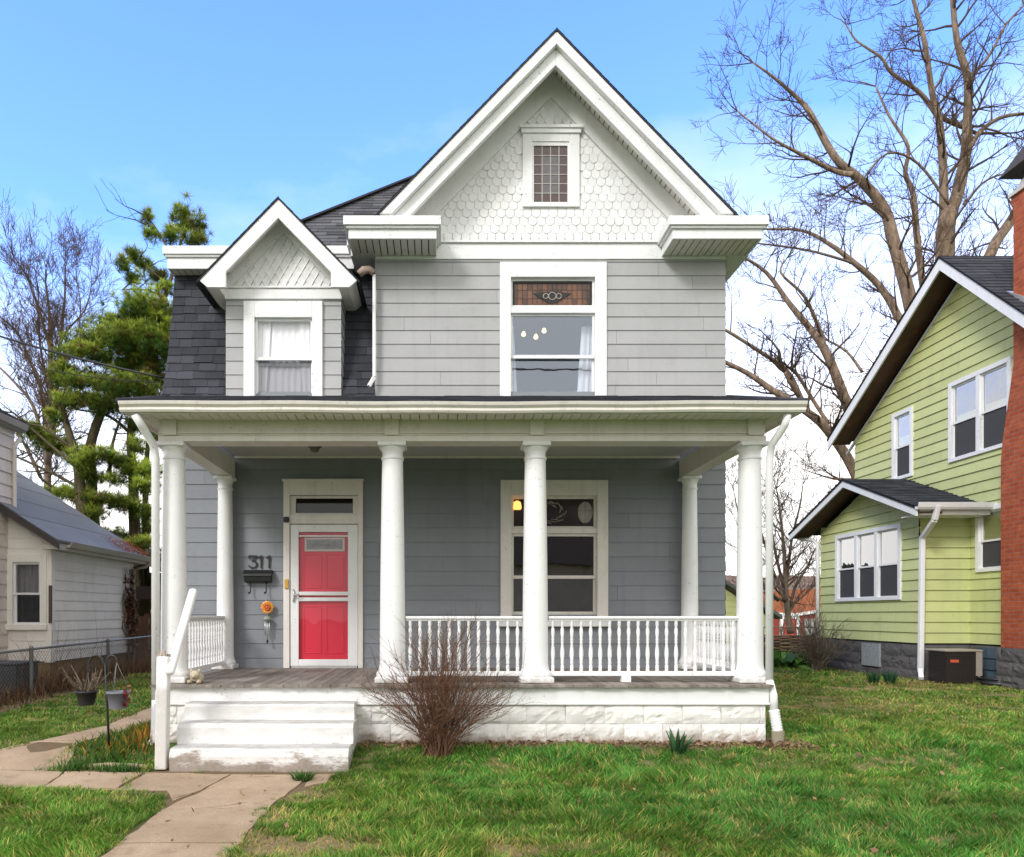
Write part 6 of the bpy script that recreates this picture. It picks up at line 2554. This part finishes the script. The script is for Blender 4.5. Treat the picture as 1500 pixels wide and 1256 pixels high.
# fallen leaves: bed litter and single leaves on the lawn
bxs, bys = rng.random(2600) * 4.5 - .9, 7.72 - rng.random(2600) ** 2.2 * .20
cx2 = 3.62 + rng.normal(0, .17, 420)
cy2 = 7.48 + rng.normal(0, .11, 420)
lx, ly = scatter(-3.3, 7, 4.4, 13, 9)
k = in_view(lx, ly) & ~((lx > -3.1) & (lx < 3.5) & (ly > 7.5))
lx, ly = lx[k], ly[k]
gx2, gy2 = rng.random(420) * 2.2 + 7.2, 13.1 + rng.normal(0, .22, 420)
x = np.concatenate([bxs, cx2, lx, gx2])
y = np.concatenate([bys, cy2, ly, gy2])
lift = np.concatenate([rng.random(2600) * .03, rng.random(420) * .06, .02 + rng.random(len(lx)) * .035, rng.random(420) * .04])
k = ~((x > -3.1) & (x < 3.45) & (y > 7.70)) & ~((x > -.98) & (x < -.8) & (y > 6.9))
x, y, lift = x[k], y[k], lift[k]
n = len(x)
cen = np.stack([x, y, ground_z(x, y) + lift], 1)
sz = .008 + .022 * rng.random(n) ** 2
a = rng.normal(0, 1, (n, 3)) * np.array([1, 1, .45])
a /= np.linalg.norm(a, axis=1)[:, None]
b = np.cross(a, rng.normal(0, 1, (n, 3)) * np.array([.4, .4, 1]))
b /= np.linalg.norm(b, axis=1)[:, None] + 1e-6
v = rng.random((n, 1))
cl = np.array([.10, .045, .025]) * (1 - v) + np.array([.34, .22, .12]) * v
o = cards_mesh('fallen_leaves', M['litter'], cen, a * sz[:, None], b * (sz * .7)[:, None], cl)
tag(o, 'brown fallen leaves in the bed and over the lawn', 'fallen leaves', kind='stuff')

# ================================================================ CABLES, HILL
def cable(name, label, a, b, sag, r, n=24):
    mb = MB()
    a, b = Vector(a), Vector(b)
    pts = []
    for i in range(n + 1):
        t = i / n
        p = a.lerp(b, t)
        p.z -= sag * 4 * t * (1 - t)
        pts.append(p)
    mb.tube(pts, r, 5)
    o = mb.build(name, M['wire'])
    return tag(o, label, 'cable')


cable('power_line', 'thick black cable sagging from the left to the house corner', P(-150, 440, 12.0), P(238, 553, 10.6), .10, .017)
cable('phone_line', 'thin dark wire below the thick cable at the left', P(60, 540, 11.0), P(236, 560, 10.6), .04, .006)

hx = np.linspace(-200, 220, 240)
rows = 12
vv, ff = [], []
for i, x in enumerate(hx):
    top = 7.5 + 4.5 * float(fbm(x * .018, 3.1, 81, 3)) + 1.4 * float(fbm(x * .22, 9, 83, 3))
    for j in range(rows):
        f = j / (rows - 1)
        vv.append((x, 120 + 60 * f + 3 * float(vnoise(x * .2, f * 9, 3)), -.4 + top * math.sin(f * 1.57) * (1 + .10 * float(vnoise(x * .9, f * 12, 5)))))
for i in range(len(hx) - 1):
    for j in range(rows - 1):
        ff.append((i * rows + j, (i + 1) * rows + j, (i + 1) * rows + j + 1, i * rows + j + 1))
mb = MB()
mb.add(vv, ff)


def hill_mat():
    k = NT('winter_woods')
    c = k.mix(k.ramp(k.noise((.5, .5, .22), 8, .75), (.3, 0.), (.7, 1.)), (.12, .085, .07), (.27, .19, .15))
    c = k.mix(k.ramp(k.noise((1.8, 1.8, .35), 5, .7), (.45, 0.), (.75, .7)), c, (.10, .08, .075))
    return k.done(c, 1, 0)


hl = mb.build('hills', hill_mat())
tag(hl, 'low brown wooded hill beyond the yards', kind='structure')

# far bushes in the gap on the left and the right
def thicket(name, label, c, w, h, n, seed):
    t = thing(name, label, 'bush', c)
    mb = MB()
    rr = random.Random(seed)
    for k in range(n):
        p = Vector(c) + Vector((rr.uniform(-w, w), rr.uniform(-.6, .6), 0))
        sweep(mb, rr, p, Vector((rr.gauss(0, .25), rr.gauss(0, .25), 1)), h * rr.uniform(.5, 1), .03, 1, 2, 4, .2, .25, (3, 5), .5, .009)
    mb.build('stems', M['bark_dk'], t)


thicket('brush_thicket', 'bare brown brush beyond the lime garage', (14.2, 30, -.05), 3.2, 2.6, 34, 3)
thicket('brush_thicket', 'bare dark brush behind the plank fence on the left', (-9.5, 25, 0), 3.0, 2.6, 30, 4)

# house and evergreens across the street, mirrored in the porch window
ah = thing('street_house', 'plain tan house across the street mirrored in the porch window', 'house', (6, -24, 0))
MB().box(-3, 15, -32, -22, -.3, 4.2).build('wall', paint('tan_siding', (.50, .41, .31)), ah)
mb = MB().prism([(-4, 4.2), (16, 4.2), (6, 9.0)], 'y', -32.5, -21.5)
mb.build('roof', plain('brown_roof', (.16, .12, .10), .9), ah)
mb = MB()
mb.beam((-4, -21.45, 4.3), (6, -21.45, 10.6), .1, .35, (0, 1, 0))
mb.beam((16, -21.45, 4.3), (6, -21.45, 10.6), .1, .35, (0, 1, 0))
mb.build('eave_trim', M['white'], ah)

for i_, (z_, lab) in enumerate(((10.9, 'upper street cable mirrored in the upstairs window'), (9.6, 'lower street cable mirrored in the upstairs window'))):
    cable('street_cable', lab, (-22, -8, z_ + .4), (26, -7, z_), .5, .035)
# ================================================================ SKY, SUN, CAMERA
SUN_EL, SUN_AZ = 36.0, 218.0       # azimuth clockwise from +Y (the way the camera looks)
w = bpy.data.worlds.new('World')
scene.world = w
w.use_nodes = True
t = w.node_tree
bg = t.nodes['Background']
sky = t.nodes.new('ShaderNodeTexSky')
sky.sky_type = 'NISHITA'
sky.sun_disc = False
sky.sun_elevation = R(SUN_EL)
sky.sun_rotation = R(SUN_AZ)
sky.air_density = 1.0
sky.dust_density = .6
sky.ozone_density = 1.5


def wn(k, **kw):
    n = t.nodes.new(k)
    for a, b in kw.items():
        setattr(n, a, b)
    return n


def wmath(op, a, b=0.0, clamp=False):
    n = wn('ShaderNodeMath', operation=op, use_clamp=clamp)
    for i, s in enumerate((a, b)):
        if isinstance(s, bpy.types.NodeSocket):
            t.links.new(s, n.inputs[i])
        else:
            n.inputs[i].default_value = s
    return n.outputs[0]


tc = wn('ShaderNodeTexCoord')
sep = wn('ShaderNodeSeparateXYZ')
t.links.new(tc.outputs['Generated'], sep.inputs[0])
zc = sep.outputs['Z']
mp = wn('ShaderNodeMapping')
t.links.new(tc.outputs['Generated'], mp.inputs[0])
mp.inputs['Scale'].default_value = (2.2, 2.2, 5.0)
n1 = wn('ShaderNodeTexNoise')
t.links.new(mp.outputs[0], n1.inputs['Vector'])
n1.inputs['Scale'].default_value = 1.0
n1.inputs['Detail'].default_value = 7
n1.inputs['Roughness'].default_value = .58
# cloud cover thins with height and thickens to the right
hgt = wn('ShaderNodeMapRange')
t.links.new(zc, hgt.inputs[0])
for i, v in ((1, .10), (2, .62), (3, .82), (4, -.36)):
    hgt.inputs[i].default_value = v
xr_ = wmath('MULTIPLY', sep.outputs['X'], .26)
back = wmath('MULTIPLY', wmath('MAXIMUM', wmath('MULTIPLY', sep.outputs['Y'], -1.0), 0.0), 1.3)   # unseen cloud added behind the camera, white fill for the facade
side = wmath('MULTIPLY', wmath('MAXIMUM', wmath('SUBTRACT', wmath('ABSOLUTE', sep.outputs['X']), .56), 0.0), 4.0)  # unseen cloud added beyond both frame edges as neutral fill
zen = wmath('MULTIPLY', wmath('MAXIMUM', wmath('SUBTRACT', zc, .66), 0.0), 3.2)  # unseen cloud added overhead to whiten the skylight
back = wmath('ADD', wmath('ADD', back, side), zen)
cov = wmath('ADD', wmath('ADD', wmath('ADD', wmath('MULTIPLY', n1.outputs['Fac'], .8), hgt.outputs[0]), xr_), back)
rp = wn('ShaderNodeValToRGB')
t.links.new(cov, rp.inputs[0])
rp.color_ramp.elements[0].position = .28
rp.color_ramp.elements[0].color = (0, 0, 0, 1)
rp.color_ramp.elements[1].position = 1.0
rp.color_ramp.elements[1].color = (1, 1, 1, 1)
mt = wn('ShaderNodeMix', data_type='RGBA', blend_type='MULTIPLY')
mt.inputs[0].default_value = 1
t.links.new(sky.outputs[0], mt.inputs[6])
mt.inputs[7].default_value = (1.75, 2.35, 3.75, 1)
mx = wn('ShaderNodeMix', data_type='RGBA')
t.links.new(rp.outputs[0], mx.inputs[0])
t.links.new(mt.outputs[2], mx.inputs[6])
mx.inputs[7].default_value = (10.3, 10.15, 10.0, 1)
t.links.new(mx.outputs[2], bg.inputs[0])
bg.inputs[1].default_value = .165

sd = bpy.data.lights.new('sun', 'SUN')
sd.energy = 2.3
sd.angle = R(14)
sd.color = (1.0, .97, .93)
so = bpy.data.objects.new('sun', sd)
col.objects.link(so)
el, az = R(SUN_EL), R(SUN_AZ)
to_sun = Vector((math.sin(az) * math.cos(el), math.cos(az) * math.cos(el), math.sin(el)))
so.rotation_euler = to_sun.to_track_quat('Z', 'Y').to_euler()
so.location = to_sun * 30

cd = bpy.data.cameras.new('camera')
cd.sensor_width = 36
cd.lens = F / 1500 * 36
cd.shift_x = (750 - U0) / 1500
cd.shift_y = (V0 - 628) / 1500
cd.clip_end = 2000
cam = bpy.data.objects.new('camera', cd)
cam.location = (0, 0, CZ)
cam.rotation_euler = (R(90), 0, 0)
col.objects.link(cam)
scene.camera = cam
scene.view_settings.view_transform = 'Standard'
scene.view_settings.look = 'None'
scene.view_settings.exposure = 0
scene.cycles.max_bounces = 8
scene.cycles.transparent_max_bounces = 16
